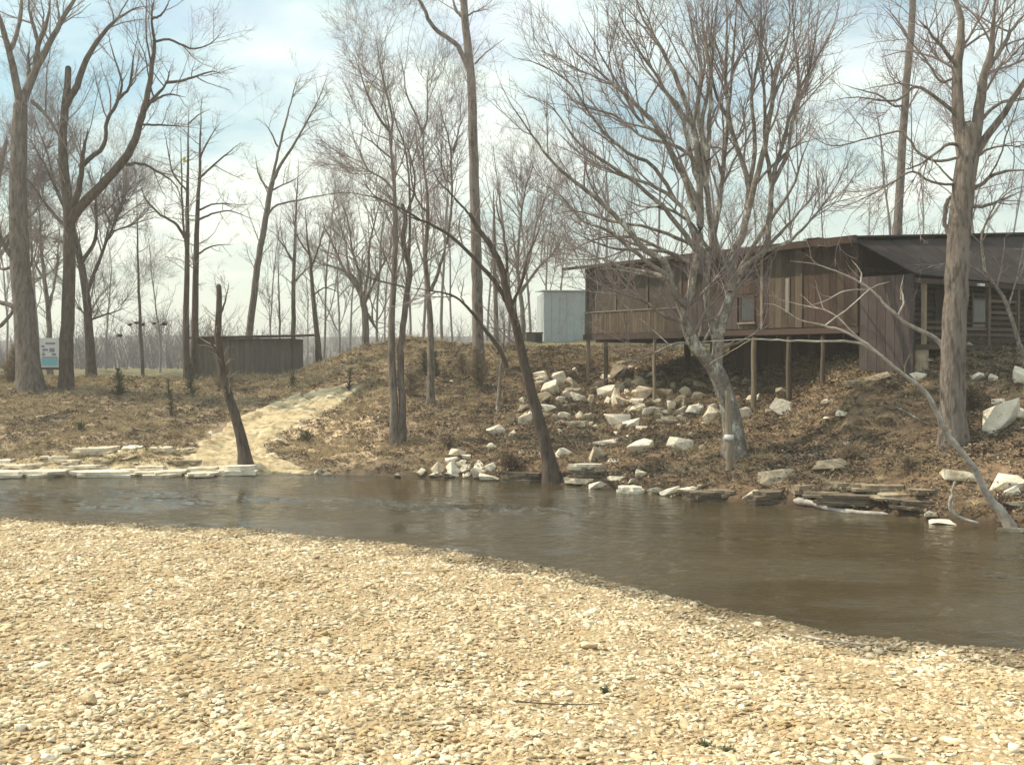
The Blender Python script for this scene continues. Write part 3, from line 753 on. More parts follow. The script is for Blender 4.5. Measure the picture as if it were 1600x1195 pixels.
make_tree('leaning_tree', 'dark tree leaning left out of the undercut bank, with long arching limbs', [
    ([(866, 748), (855, 705), (843, 660), (830, 610), (818, 560), (806, 510), (795, 470), (786, 430), (770, 388), (748, 360), (735, 335)], 10, 3, -1.0),
    ([(792, 575), (780, 545), (766, 525), (752, 508), (735, 485), (715, 466), (690, 457), (655, 452), (630, 448)], 4.5, 1.2, -1.2),
    ([(800, 490), (780, 450), (755, 420), (735, 398), (712, 375), (690, 360), (660, 345), (625, 325), (590, 310), (550, 302), (515, 303)], 4.5, 1.1, -1.4),
    ([(735, 336), (715, 315), (700, 298), (685, 284), (676, 262)], 2.4, .8, -.4),
    ([(790, 440), (792, 400), (785, 360), (776, 320), (780, 290)], 3, 1, 1),
    ([(800, 480), (815, 440), (825, 400), (842, 360), (850, 310)], 3, 1, 1.2),
    ([(655, 345), (625, 330), (608, 305), (585, 285)], 1.6, .7, .5),
    ([(815, 545), (806, 480), (812, 430)], 2.8, 1, .8)],
    seed=29, bark='bark_dark', L1=(1.5, 1.7), ttrunk=.5, n_auto=4, flare=1.8)
make_tree('dead_tree', 'broken-topped dead trunk behind the leaning tree', [
    ([(776, 560), (775, 500), (773, 420), (772, 350), (771, 297)], 4, 2.6, .1)], Y=60, seed=30, L1=(1.0, 1.0), ttrunk=.3, ang1=75)
make_tree('sapling', 'short crooked stem on the bank between the tallest tree and the leaning one', [
    ([(777, 643), (781, 600), (784, 560), (788, 520), (786, 470)], 3, 1.2, .1)], seed=31, bark='bark_pale', L1=(2, 1.2), ttrunk=.3)
make_tree('tree', 'brushy tree behind the grey metal building with limbs fanning up', [
    ([(815, 545), (817, 500), (812, 450), (806, 400), (800, 350)], 4.5, 2, .2),
    ([(812, 450), (828, 400), (838, 350), (855, 300), (868, 255)], 3, .9, 1),
    ([(808, 420), (812, 360), (820, 300), (836, 250)], 3, .9, -1),
    ([(812, 460), (840, 420), (868, 390), (890, 350)], 3, .9, 1)],
    Y=68, seed=32, L1=(2.2, 2.6), n_auto=12, ttrunk=.4)
# the great pale multi-stemmed tree in front of the house
make_tree('tree', 'great pale tree in front of the stilt house, many stems fanning from a low fork', [
    ([(1148, 712), (1145, 672), (1138, 632), (1126, 598), (1115, 572)], 16, 13, 0),
    ([(1120, 582), (1103, 560), (1088, 543), (1076, 520), (1069, 497), (1068, 474)], 11, 8, -.6),
    ([(1068, 474), (1054, 458), (1046, 435), (1038, 408), (1010, 392), (975, 352), (930, 308), (895, 282), (850, 238), (800, 165), (780, 130)], 6.5, 1.2, -1.6),
    ([(1069, 480), (1078, 460), (1083, 430), (1090, 396), (1094, 350), (1088, 312), (1060, 260), (1030, 205), (995, 165), (940, 115), (900, 82), (868, 40)], 7, 1.4, .8),
    ([(1090, 396), (1078, 350), (1060, 318), (1020, 290), (960, 270), (900, 235), (860, 195)], 4, 1.1, 2.0),
    ([(1094, 352), (1092, 270), (1084, 200), (1060, 130), (1030, 70), (1000, 20), (985, -40)], 5.5, 2, 1.5),
    ([(1084, 200), (1055, 165), (1020, 110), (980, 50), (960, 0)], 3, 1.2, -1),
    ([(1118, 575), (1122, 545), (1124, 515), (1138, 475), (1147, 443), (1152, 428)], 9, 7, .6),
    ([(1152, 430), (1132, 410), (1118, 380), (1110, 340), (1104, 290), (1107, 230), (1110, 150), (1116, 60), (1124, -30)], 6, 2, -1.2),
    ([(1120, 545), (1104, 470), (1104, 428), (1112, 382), (1122, 330), (1130, 260), (1138, 180), (1145, 100), (1150, 20), (1150, -30)], 5.5, 2, 1.8),
    ([(1142, 455), (1143, 400), (1160, 370), (1167, 330), (1170, 290), (1155, 240), (1140, 190), (1134, 120), (1136, 40), (1130, -40)], 6, 2, .6),
    ([(1165, 345), (1180, 285), (1200, 200), (1212, 120), (1230, 60), (1244, -20)], 5, 1.8, -1.2),
    ([(1153, 428), (1172, 408), (1196, 392), (1203, 340), (1206, 290), (1224, 220), (1246, 150), (1265, 110), (1300, 50), (1310, 20)], 5.5, 1.3, .8),
    ([(1200, 385), (1222, 362), (1245, 335), (1265, 312), (1280, 282)], 3, 1, .8),
    ([(1206, 290), (1196, 230), (1195, 160), (1190, 90), (1180, 20)], 3.5, 1.2, -1),
    ([(1246, 150), (1248, 110), (1240, 50), (1250, -10)], 2.6, 1, .6),
    ([(1107, 250), (1090, 180), (1095, 110), (1082, 50), (1070, -10)], 3.5, 1.2, 1.2),
    ([(1140, 190), (1120, 150), (1105, 90), (1090, 40)], 3, 1.1, -1),
    ([(1100, 430), (1060, 400), (1010, 390), (960, 388), (915, 372), (880, 350)], 3.2, 1, -1.6),
    ([(1110, 396), (1080, 350), (1040, 325), (1000, 322), (955, 300)], 3, 1, -2.2),
    ([(1062, 500), (1035, 492), (1005, 470), (960, 455), (925, 440)], 2.8, 1, -2.0),
    ([(1108, 560), (1070, 535), (1030, 548), (990, 560), (955, 575)], 2.4, .9, -1.5),
    ([(1046, 435), (1015, 425), (980, 420), (945, 405), (900, 395)], 3, 1, 1.2),
    ([(1128, 545), (1160, 532), (1190, 515), (1220, 498)], 2.4, .9, -1.0),
    ([(1170, 300), (1215, 250), (1250, 225), (1285, 215)], 2.5, .9, 1.5),
    ([(1090, 396), (1050, 340), (1010, 300), (960, 262), (905, 225), (860, 165), (815, 150)], 4, 1.2, -1.4),
    ([(1085, 330), (1065, 270), (1035, 215), (1000, 190), (965, 130), (930, 70), (905, 20)], 3.6, 1.2, .6),
    ([(1094, 300), (1075, 220), (1060, 165), (1035, 140), (1005, 100), (985, 40)], 3.4, 1.1, -.8),
    ([(1110, 396), (1060, 372), (1010, 355), (950, 345), (900, 330), (855, 338)], 3.2, 1, -.9),
    ([(1100, 424), (1050, 398), (1000, 374), (950, 370), (905, 385), (880, 410)], 3, 1, .6),
    ([(1105, 300), (1085, 250), (1050, 225), (1005, 215), (960, 180), (900, 160), (850, 95)], 3.2, 1, 1.4),
    ([(1152, 428), (1180, 380), (1210, 335), (1240, 290), (1255, 240), (1280, 190)], 3.8, 1.2, 1.2),
    ([(1196, 392), (1235, 375), (1270, 340), (1300, 300)], 3, 1, -.8),
    ([(1170, 300), (1180, 220), (1175, 150), (1190, 70), (1200, -10)], 3.6, 1.5, 1.0),
    ([(1206, 290), (1230, 240), (1240, 180), (1262, 120), (1275, 50), (1280, 0)], 3.4, 1.3, -.7),
    ([(1045, 432), (1000, 400), (950, 360), (910, 345), (870, 300), (835, 285)], 3.2, 1, -.4),
    ([(1060, 320), (1020, 260), (980, 240), (930, 190), (890, 130), (840, 100), (800, 90)], 3.2, 1, -1.0),
    ([(1104, 290), (1095, 200), (1110, 120), (1098, 40), (1100, -30)], 3.6, 1.6, .3),
    ([(1072, 472), (1040, 440), (990, 426), (940, 420), (915, 434)], 2.6, .9, -.8)],
    seed=33, lw=1.08, bark='bark_pale', L1=(1.15, 2.7), n_auto=20, auto_len=1.5, ttrunk=.98, ang1=30, up1=.14, L2f=.5, flare=1.5, d2=3.4, d3=6.0, q=.95, up2=.08)
make_tree('tree', 'pole-straight dark trunk rising from behind the house roof left of the big right-hand tree', [
    ([(1394, 520), (1398, 440), (1402, 370), (1406, 290), (1412, 200), (1418, 110), (1424, 40), (1428, -40)], 8, 5, .2),
    ([(1413, 165), (1395, 165), (1372, 148), (1340, 140), (1312, 130)], 2.4, .9, -1), ([(1420, 60), (1400, 30), (1378, 5)], 2.5, 1, 1),
    ([(1412, 180), (1430, 150), (1440, 130)], 2, 1, 1)],
    Y=52, seed=34, L1=(.9, 1.7), ttrunk=.55, q=.7)
make_tree('tree', 'massive right-hand tree in front of the house, forking into heavy limbs above the roof', [
    ([(1492, 693), (1488, 620), (1490, 540), (1494, 460), (1498, 380), (1504, 310), (1512, 250), (1514, 205)], 21, 17, .0),
    ([(1507, 262), (1497, 175), (1494, 130), (1499, 80), (1502, 30), (1488, -10), (1480, -50)], 13, 5, .5),
    ([(1517, 262), (1529, 175), (1536, 130), (1548, 80), (1553, 30), (1556, -20)], 12, 4, -.5),
    ([(1536, 120), (1560, 85), (1580, 50), (1610, 10)], 5, 3, .8),
    ([(1518, 250), (1546, 208), (1570, 175), (1592, 140), (1625, 90)], 8, 4, -.6),
    ([(1500, 110), (1480, 85), (1462, 62), (1446, 42), (1432, 30)], 4, 2, -.8),
    ([(1502, 60), (1480, 100), (1455, 75), (1440, 58)], 2, 1.2, .8),
    ([(1505, 192), (1482, 168), (1455, 148), (1430, 136), (1404, 156), (1370, 156), (1335, 152), (1290, 160)], 4, 1.2, -1.4),
    ([(1505, 230), (1485, 225), (1462, 240), (1430, 260), (1400, 268)], 3.6, 1.4, -1),
    ([(1504, 245), (1470, 252), (1440, 243), (1418, 215), (1405, 205), (1350, 218), (1300, 228), (1260, 208), (1235, 198)], 3, 1, 1.2),
    ([(1500, 290), (1480, 275), (1462, 255), (1440, 235)], 2.5, 1, .6),
    ([(1502, 290), (1455, 285), (1425, 268), (1390, 288), (1350, 310), (1315, 322), (1290, 310)], 2.6, .9, -1),
    ([(1515, 300), (1530, 290), (1555, 272), (1580, 266), (1612, 268)], 4, 2.5, -1),
    ([(1512, 325), (1545, 320), (1570, 310), (1600, 298)], 3.4, 2, 1),
    ([(1518, 255), (1540, 235), (1570, 228), (1605, 232)], 2.8, 1.4, 1.2),
    ([(1525, 195), (1565, 160), (1605, 155)], 4, 2, 1.4),
    ([(1484, 372), (1476, 345), (1480, 315), (1496, 300)], 4.5, 3.5, .2),
    ([(1495, 120), (1470, 128), (1448, 95), (1420, 62), (1400, 35), (1375, 8)], 2.6, 1, .5)],
    seed=35, bark='bark', L1=(1.3, 2.2), n_auto=14, ttrunk=.8, flare=1.35, up1=.02, q=1.0)
make_tree('leaning_tree', 'white-barked slender tree sweeping left across the bank from the lower right corner of the river', [
    ([(1592, 822), (1566, 802), (1546, 778), (1530, 748), (1516, 722), (1500, 702), (1482, 680), (1468, 655), (1456, 628), (1440, 606), (1420, 592), (1398, 574), (1370, 550), (1345, 532), (1315, 516), (1285, 508), (1250, 500), (1215, 478), (1190, 474)], 6.0, 1.4, -1.6),
    ([(1380, 558), (1355, 540), (1325, 534), (1280, 533), (1230, 532), (1180, 530), (1130, 532), (1090, 534)], 2.8, 1.2, -.6),
    ([(1345, 532), (1300, 490), (1260, 478), (1215, 468)], 1.8, .9, .5),
    ([(1290, 508), (1330, 478), (1362, 450), (1390, 440)], 1.6, .8, -.6)],
    seed=36, bark='bark_white', twig='twig_tan', L1=(.9, 1.3), ttrunk=.55, flare=1.8, smooth_n=14, q=.28)
make_tree('leaning_tree', 'thin pale crooked tree reaching left before the house, rooted behind the massive right-hand trunk', [
    ([(1482, 650), (1480, 590), (1476, 550), (1462, 528), (1440, 518), (1420, 508), (1402, 494), (1386, 480), (1370, 460), (1345, 442), (1310, 425), (1270, 412), (1235, 408)], 4.5, 1.3, -1),
    ([(1404, 492), (1412, 470), (1408, 450), (1412, 430)], 2, 1, .4),
    ([(1360, 452), (1320, 455), (1290, 470), (1250, 482)], 1.6, .8, -.5),
    ([(1345, 442), (1345, 425), (1330, 405)], 1.8, .8, .3)],
    seed=37, bark='bark_white', twig='twig_tan', L1=(1.3, 1.2), ttrunk=.5, flare=1.2, q=.4)
make_tree('leaning_tree', 'pale thin limbs of a small tree slanting over the roof end at the right', [
    ([(1620, 640), (1600, 560), (1570, 470), (1540, 425), (1535, 370), (1555, 320), (1590, 280)], 4, 1.6, 0),
    ([(1540, 430), (1500, 410), (1460, 415), (1430, 425)], 2, 1, -.5),
    ([(1575, 480), (1590, 430), (1600, 380)], 2, 1, .5)],
    Y=33.5, seed=38, bark='bark_pale', twig='twig', L1=(1.3, 1.5), ttrunk=.45, flare=1.2)

# background trees: four kinds, copied with their parts
def auto_tree(name, label, x, y, h, lean, seed, r=.11, spread=.5, q=.8, twig='twig_far', group=None):
    rg = np.random.default_rng(seed)
    z = h1(x, y); root = empty(name, label, 'tree', (x, y, z), group=group)
    tk, tw = Tubes(), Tubes()
    P, R = grow(np.array([[x, y, z - .3]]), np.array([[lean, 0, 1.0]]), np.array([h]), np.array([r]), np.array([r * .2]), 14, .045, .02, rg)
    tk.add(P, R, 6)
    pos, d, rad, t, Ln = spawn(P, R, .8, .22, 38, rg, upb=.25)
    ln = h * spread * rg.uniform(.5, 1, len(pos)) * (1.15 - .75 * t)
    Pl, Rl = grow(pos, d, ln, rad * .6, rad * .12 + .004, 8, .09, .07, rg)
    tk.add(Pl, Rl, 4)
    tk.build('trunk', M['bark' if twig != 'twig_far' else 'twig_far'], root)
    foliate(tw, [(Pl[i], Rl[i]) for i in range(len(Pl))], rg, q=q, L1=(1.9, 2.0), tmin=.15, d2=3.0, d3=3.6, rt=.012, L3=.55)
    c = tw.build('crown', M[twig], root); c['kind'] = 'stuff'
    return root
def copy_tree(root, label, x, y, rz, sc):
    r = root.copy(); COL.objects.link(r)
    r.location = (x, y, h1(x, y)); r.rotation_euler = (0, 0, rz); r.scale = (sc,) * 3; r['label'] = label
    for ch in root.children:
        c = ch.copy(); COL.objects.link(c); c.parent = r
    return r
def ux(u, Y): return (u - 800) / F * Y
G = 'pale bare trees on the flat behind the bank'
src = [auto_tree('background_tree', 'pale distant tree seen between the shed end and the mound', ux(530, 82), 82, 12.5, .02, 51, group=G),
       auto_tree('background_tree', 'pale distant tree just left of the tallest trunk', ux(708, 88), 88, 15, -.03, 52, group=G),
       auto_tree('background_tree', 'pale distant tree above the grey metal building', ux(872, 92), 92, 13, .03, 53, group=G)]
for (k, u, Y, rz, sc, lb) in [
    (0, 640, 84, 1.2, 1.15, 'pale distant tree behind the twin-stemmed tree'),
    (1, 600, 98, 2.4, .95, 'paler smaller tree far behind the brown mound'),
    (2, 830, 84, 3.9, 1.1, 'pale distant tree left of the grey metal building'),
    (0, 925, 80, 4.4, 1.15, 'pale distant tree right over the left end of the house roof'),
    (1, 985, 86, .7, 1.0, 'pale distant tree behind the left third of the house roof'),
    (2, 1065, 76, 5.2, 1.1, 'pale distant tree directly behind the fan-shaped pale tree'),
    (0, 1290, 74, 2.0, .95, 'pale distant tree behind the roof vent'),
    (1, 1350, 86, 3.0, .9, 'pale distant tree behind the roof left of the pole-straight trunk'),
    (2, 760, 96, 1.0, 1.2, 'pale distant tree just right of the tallest trunk'),
    (1, 505, 76, 2.9, .9, 'pale tree behind the sandy patch right of the shed'),
    (2, 545, 90, 1.6, 1.0, 'slender pale tree left of the brown mound top'),
    (0, 590, 76, 3.3, 1.05, 'pale tree just left of the twin stems, behind the mound'),
    (1, 660, 72, 4.1, 1.05, 'pale tree behind the slim forked trunk'),
    (2, 690, 80, 5.9, 1.2, 'tall pale tree right of the slim forked trunk'),
    (0, 795, 74, .4, 1.1, 'pale tree rising behind the broken-topped dead trunk'),
    (1, 850, 100, 2.6, 1.1, 'tall faint tree far behind the pump box'),
    (2, 945, 66, 1.9, 1.1, 'pale tree close behind the porch roof end'),
    (0, 1025, 68, 3.0, 1.2, 'pale tree behind the middle of the porch roof'),
    (1, 1120, 66, 5.0, 1.1, 'pale tree behind the stems of the great pale tree'),
    (2, 1240, 66, 2.5, 1.0, 'pale tree behind the roof just left of the vent'),
    (0, 1400, 60, 1.2, 1.0, 'pale tree touching the pole-straight trunk behind the roof'),
    (1, 1520, 58, 4.6, 1.05, 'pale tree behind the roof and the massive right trunk'),
    (2, 60, 74, 3.2, 1.0, 'pale tree behind the blue and white sign'),
    (0, 250, 80, 2.0, .8, 'pale tree between the lone sapling and the twin straight trees'),
    (1, 425, 92, 1.5, .85, 'pale tree behind the shed right of the graceful leaning one'),
    (0, 1570, 62, 3.6, .9, 'pale tree behind the right end of the roof'),
    (1, 10, 84, 5.0, .95, 'pale distant tree behind the left edge giants'),
    (2, 165, 90, .3, .9, 'pale distant tree right of the leaning dark tree on the left flat'),
    (2, 480, 100, 2.2, .8, 'low pale tree behind the shed roof end'),
    (0, 350, 105, .9, .75, 'low pale tree far behind the shed between the twin trees and the graceful one'),
    (1, 1180, 82, 4.0, 1.05, 'pale distant tree behind the right half of the fan-shaped tree'),
    (0, 1440, 72, 5.5, 1.0, 'pale distant tree between the pole-straight trunk and the massive right one')]:
    copy_tree(src[k], lb, ux(u, Y), Y, rz, sc)

# far woods on the ridge: uncountable, one mass
rgw = np.random.default_rng(5)
wt_ = Tubes()
for (n, ya, yb, xa, xb, ha, hb) in [(1300, 260, 330, -170, 150, 7, 12), (900, 150, 190, -105, -30, 4.0, 6.5), (260, 120, 150, -60, -8, 2.0, 4.0)]:
    X_ = rgw.uniform(xa, xb, n); Y_ = rgw.uniform(ya, yb, n)
    Z_ = H(X_, Y_) - .2
    P, R = grow(np.stack([X_, Y_, Z_], 1), np.tile([0, 0, 1.], (n, 1)), rgw.uniform(ha * .5, hb * 1.15, n) * (.8 + .3 * np.sin(X_ * .13 + 2)), rgw.uniform(.04, .12, n), np.full(n, .03), 3, .14, 0, rgw)
    wt_.add(P, R, 3)
    p, d, rad, t, L_ = spawn(P, R, 1.5, .05, 48, rgw, upb=.15)
    P2, R2 = grow(p, d, L_ * .35 * rgw.uniform(.5, 1.2, len(p)), rad * .5 + .02, rad * 0 + .02, 2, .15, .05, rgw)
    wt_.add(P2, R2, 3)
w_root = link_mesh('far_wood', np_mesh('far_wood', np.concatenate(wt_.V), np.concatenate(wt_.Q)), M['wood_far'])
tag(w_root, 'hazy leafless wood along the skyline', 'wood', None, 'stuff')

# small cedars and brush on the bank
def cedar(name, label, px, py, wpx, hpx, seed, mat='cedar', group=None, cat='shrub', tw_r=.012):
    b = gp(px, py); s = b[1] / F; w, h = wpx * s * 1.3, hpx * s * 1.3
    rg = np.random.default_rng(seed)
    root = empty(name, label, cat, tuple(b), group=group)
    tk = Tubes(); P, R = grow((b - [0, 0, .1])[None], np.array([[0, 0, 1.]]), np.array([h]), np.array([.05]), np.array([.01]), 6, .05, 0, rg)
    tk.add(P, R, 5); tk.build('stem', M['bark_dark'], root)
    n = int(110 * max(.5, w * h)); t = rg.uniform(.05, 1, n)
    pos = np.array([P[0][min(int(v * 6), 5)] * (1 - (v * 6 % 1)) + P[0][min(int(v * 6) + 1, 6)] * (v * 6 % 1) for v in t])
    a = rg.uniform(0, 2 * math.pi, n)
    d = np.stack([np.cos(a), np.sin(a), rg.uniform(.1, .9, n)], 1)
    ln = w * .5 * rg.uniform(.5, 1.15, n) * np.clip(1.25 - t, .25, 1)
    tw = Tubes(); P1, R1 = grow(pos, d, ln, np.full(n, tw_r), np.full(n, .003), 4, .2, .05, rg); tw.add(P1, R1, 3)
    p2, d2_, r2, t2, L_ = spawn(P1, R1, 22, .1, 45, rg, upb=.2)
    P2, R2 = grow(p2, d2_, rg.uniform(.04, .14, len(p2)), np.full(len(p2), tw_r), np.full(len(p2), .002), 2, .2, .1, rg); tw.add(P2, R2, 3)
    c = tw.build('foliage', M[mat], root); c['kind'] = 'stuff'
    return root
for i, (px, py, w, h, lb) in enumerate([
    (186, 617, 26, 34, 'dark little cedar at the brow of the left bank, left of two more cedars'),
    (263, 622, 13, 24, 'small upright cedar just above another one on the left bank'),
    (270, 652, 20, 32, 'small cedar lower on the left bank, below the upright one'),
    (299, 622, 22, 44, 'dark brush clump at the foot of the twin straight trees'),
    (458, 606, 16, 22, 'small dark shrub below the right end of the shed'),
    (126, 678, 22, 16, 'low dark shrub halfway down the left bank'),
    (663, 585, 20, 30, 'round dark bush left of the slim forked trunk'),
    (682, 588, 18, 32, 'round dark bush right of the slim forked trunk'),
    (748, 605, 42, 50, 'dark tangle of brush round the foot of the tallest tree'),
    (722, 585, 30, 26, 'lower brown brush just left of the foot of the tallest tree'),
    (352, 612, 40, 40, 'brown brush thicket behind the snapped leaning tree in front of the shed'),
    (18, 600, 44, 50, 'brown thicket at the left edge beside the massive trunk')]):
    cedar('shrub' if i > 2 else 'cedar', lb, px, py, w, h, 70 + i, mat='cedar' if i not in (8, 9, 10, 11) else 'litter')
# ------------------------------------------------------------------ stilt house
FLOOR = 5.06
hz = math.atan2(-.82, .57)
house = empty('stilt_house', 'long dark brown wooden house on stilts above the rubble bank', 'house', (3.2, 48.0, FLOOR), hz)
def hworld(x, y):
    c, s = math.cos(hz), math.sin(hz)
    return 3.2 + x * c - y * s, 48.0 + x * s + y * c
def hground(x, y):
    wx_, wy_ = hworld(x, y); return h1(wx_, wy_) - FLOOR
LN, DP = 14.4, 10.0
box('floor', (-.05, LN, .02, DP, -.18, 0), M['wood_dark'], house)
box('rim_beam', (-.10, 6.05, -.04, .015, -.26, -.02), M['roof_dark'], house)
box('rim_beam', (6.05, LN, -.04, .015, -.22, -.02), M['wood_dark'], house)
# porch railing of upright boards
rl = empty('porch_railing'); rl.parent = house
x = 0.0; rr = random.Random(3)
src_board = None
while x < 5.95:
    w = .165
    if src_board is None:
        src_board = box('board', (0, w - .014, -.035, -.008, 0.0, .90), M['wood_brown'], rl); o = src_board
    else:
        o = src_board.copy(); COL.objects.link(o); o.parent = rl
    o.location = (x, rr.uniform(-.008, .008), rr.uniform(-.02, .01)); o.rotation_euler = (0, rr.uniform(-.006, .006), 0)
    x += w
box('rail', (-.02, 5.95, -.07, .05, .91, .96), M['wood_pale'], rl)
box('rail', (-.02, 5.95, .0, .05, .10, .19), M['wood_dark'], rl)
# screened porch: corner posts, top plate, screen panels, back wall
for px_ in (0.06, 2.0, 4.0, 5.9):
    box('porch_post', (px_ - .06, px_ + .06, 0.0, .12, .96, 2.72), M['wood_brown'], house)
for a_, b_ in ((.13, 1.93), (2.07, 3.93), (4.07, 5.83)):
    box('screen', (a_, b_, .05, .062, .96, 2.68), M['screen'], house)
box('top_plate', (-.02, 6.0, -.02, .13, 2.69, 2.84), M['wood_dark'], house)
box('wall', (0.0, .08, .14, DP, 0, 2.72), M['wood_brown'], house)
box('wall', (.1, 6.0, 2.4, 2.5, 0, 2.72), M['interior'], house)
box('door', (3.9, 4.8, 2.34, 2.39, 0, 2.0), M['wood_dark'], house)
# siding: single planks
front = empty('front_wall'); front.parent = house
box('sheathing', (6.0, LN, .05, .15, 0, 2.86), M['roof_dark'], front)
x = 6.0; k = 0; plank_src = {}
def plank(x, w, z0, z1, mat, y=0.0):
    key = (round(z0, 2), round(z1, 2), mat)
    if key not in plank_src:
        o = box('plank', (0.006, w - .006, -.012, .03, z0, z1), M[mat], front); plank_src[key] = o
    else:
        o = plank_src[key].copy(); COL.objects.link(o); o.parent = front
    o.location = (x, y + rr.uniform(-.006, .006), 0)
W = .30
n = int((LN - 6.0) / W)
for i in range(n):
    x = 6.0 + i * W
    if x < 8.95:
        plank(x, W, 1.22, 2.84, 'wood_dark'); plank(x, W, .02, 1.19, 'wood_mauve')
    elif x < 9.85:
        plank(x, W, 1.30, 2.84, 'wood_dark'); plank(x, W, .02, .22, 'wood_brown')
    elif 10.3 <= x < 11.9: plank(x, W, .02, 2.84, 'wood_brown')
    else: plank(x, W, .02, 2.84, 'wood_dark')
box('ledger', (6.0, 10.0, -.03, -.013, 1.19, 1.27), M['wood_brown'], front)
wd = empty('window'); wd.parent = house; 
box('pane', (9.2, 9.78, -.03, .0, .34, 1.16), M['glass'], wd)
for d_ in ((9.12, 9.2, -.05, .02, .26, 1.24), (9.78, 9.86, -.05, .02, .26, 1.24), (9.2, 9.78, -.05, .02, .26, .34), (9.2, 9.78, -.05, .02, 1.16, 1.24)):
    box('frame', d_, M['wood_dark'], wd)
box('sill', (9.05, 9.93, -.10, -.052, .2, .26), M['wood_pale'], wd)
wd2 = empty('window'); wd2.parent = house
box('pane', (11.28, 11.44, -.03, -.013, .55, 1.75), M['curtain'], wd2)
box('frame', (11.22, 11.28, -.045, -.013, .5, 1.8), M['wood_brown'], wd2); box('frame', (11.44, 11.5, -.045, -.013, .5, 1.8), M['wood_brown'], wd2)
for xx_ in (6.02, 10.2, 12.0, 14.32):
    box('corner_post', (xx_ - .06, xx_ + .06, -.06, -.014, 0, 2.84), M['wood_pale' if xx_ == 10.2 else 'wood_brown'], house)
# set-back dark plank wall, added so the undercroft reads as shaded
fw = empty('undercroft_shade_wall'); fw.parent = house
for i in range(22):
    a_ = 5.4 + i * .41
    box('plank', (a_, a_ + .40, 3.3 + .012 * (i % 2), 3.38 + .012 * (i % 2), min(hground(a_, 3.3), -.6) - .3, -.40), M['wood_dark'], fw)
# end and rear walls
box('wall', (LN, LN + .04, .16, DP, -.7, 2.86), M['wood_dark'], house)
lw = empty('log_wall'); lw.parent = house
lsrc = None
for i in range(13):
    z_ = -.56 + i * .2
    if lsrc is None:
        t_ = Tubes(); t_.add(np.array([[[LN + .05, .1, 0], [LN + .05, 3.9, .012], [LN + .05, 7, -.01], [LN + .05, DP + .2, 0]]]), np.array([[.098, .102, .096, .1]]), 8)
        lsrc = link_mesh('log', np_mesh('log', np.concatenate(t_.V), np.concatenate(t_.Q)), M['wood_brown'], lw); o_ = lsrc
    else:
        o_ = lsrc.copy(); COL.objects.link(o_); o_.parent = lw
    o_.location = (0, 0, z_)
box('wall', (.09, LN, DP - .1, DP, 0, 3.4), M['wood_dark'], house)
# skirt closing the foot of the building at the right
sk = empty('skirt_wall'); sk.parent = house
for i in range(6):
    box('plank', (14.42 + i * .34, 14.42 + i * .34 + .325, 0, .08, hground(14.6 + i * .34, 0) - .35, 1.6), M['wood_mauve'], sk)
# roof: low gable, ridge along the length; plate-like slabs
def slab(name, pts, th, mat, parent):
    top = [Vector(p) for p in pts]; n_ = (top[1] - top[0]).cross(top[3] - top[0]).normalized()
    if n_.z < 0: n_ = -n_
    return MB().hexa([p - n_ * th for p in top] + list(top)).build(name, mat, parent)
roof = empty('roof'); roof.parent = house
nsh = 16; x0r, x1r = -1.05, LN + .25
for i in range(nsh):
    a_ = x0r + (x1r - x0r) * i / nsh + .004; b_ = x0r + (x1r - x0r) * (i + 1) / nsh - .004
    slab('roof_panel', [(a_, -.45, 2.92), (b_, -.45, 2.92), (b_, DP, 3.72), (a_, DP, 3.72)], .05, M['roof_dark'], roof)
slab('roof_panel', [(x0r, DP + .02, 3.72), (x1r, DP + .02, 3.72), (x1r, DP + 4, 3.3), (x0r, DP + 4, 3.3)], .05, M['roof_dark'], roof)
box('fascia', (x0r, 6.2, -.50, -.455, 2.80, 2.93), M['roof_dark'], roof)
box('fascia', (6.2, x1r, -.52, -.455, 2.70, 2.94), M['wood_dark'], roof)
MB().box(11.5, 12.0, .8, 1.2, 2.95, 3.14).box(11.42, 12.08, .72, 1.28, 3.145, 3.17).build('roof_vent', M['roof_dark'], house)
# stilts
for (sx, sy, r_, mt) in [(.08, .1, .085, 'wood_pale'), (.75, .55, .09, 'wood_brown'), (4.35, .1, .07, 'wood_pale'), (9.72, .1, .10, 'wood_pale'), (11.35, .1, .09, 'wood_brown'),
                         (12.85, .1, .08, 'wood_brown'), (2.2, 4.0, .14, 'wood_dark'), (3.8, 4.0, .14, 'wood_dark'), (7.0, 3.0, .12, 'wood_dark'), (.2, 8.0, .12, 'wood_dark'), (5.5, 8, .12, 'wood_dark'), (11, 7, .12, 'wood_dark')]:
    tb = Tubes(); g0 = hground(sx, sy) - .4
    wx_, wy_ = 0, 0
    P = np.array([[(sx + .02 * math.sin(k * 2 + sx), sy, g0 + (-.27 - g0) * k / 5) for k in range(6)]])
    tb.add(P, np.full((1, 6), r_) * np.array([1.12, 1.08, 1.04, 1, 1, .97]), 8)
    me = np_mesh('stilt', np.concatenate(tb.V), np.concatenate(tb.Q)); link_mesh('stilt', me, M[mt], house)
# braces and joists under the floor
for i in range(10):
    box('joist', (.6 + i * 1.45, .68 + i * 1.45, .1, 6, -.38, -.19), M['wood_dark'], house)
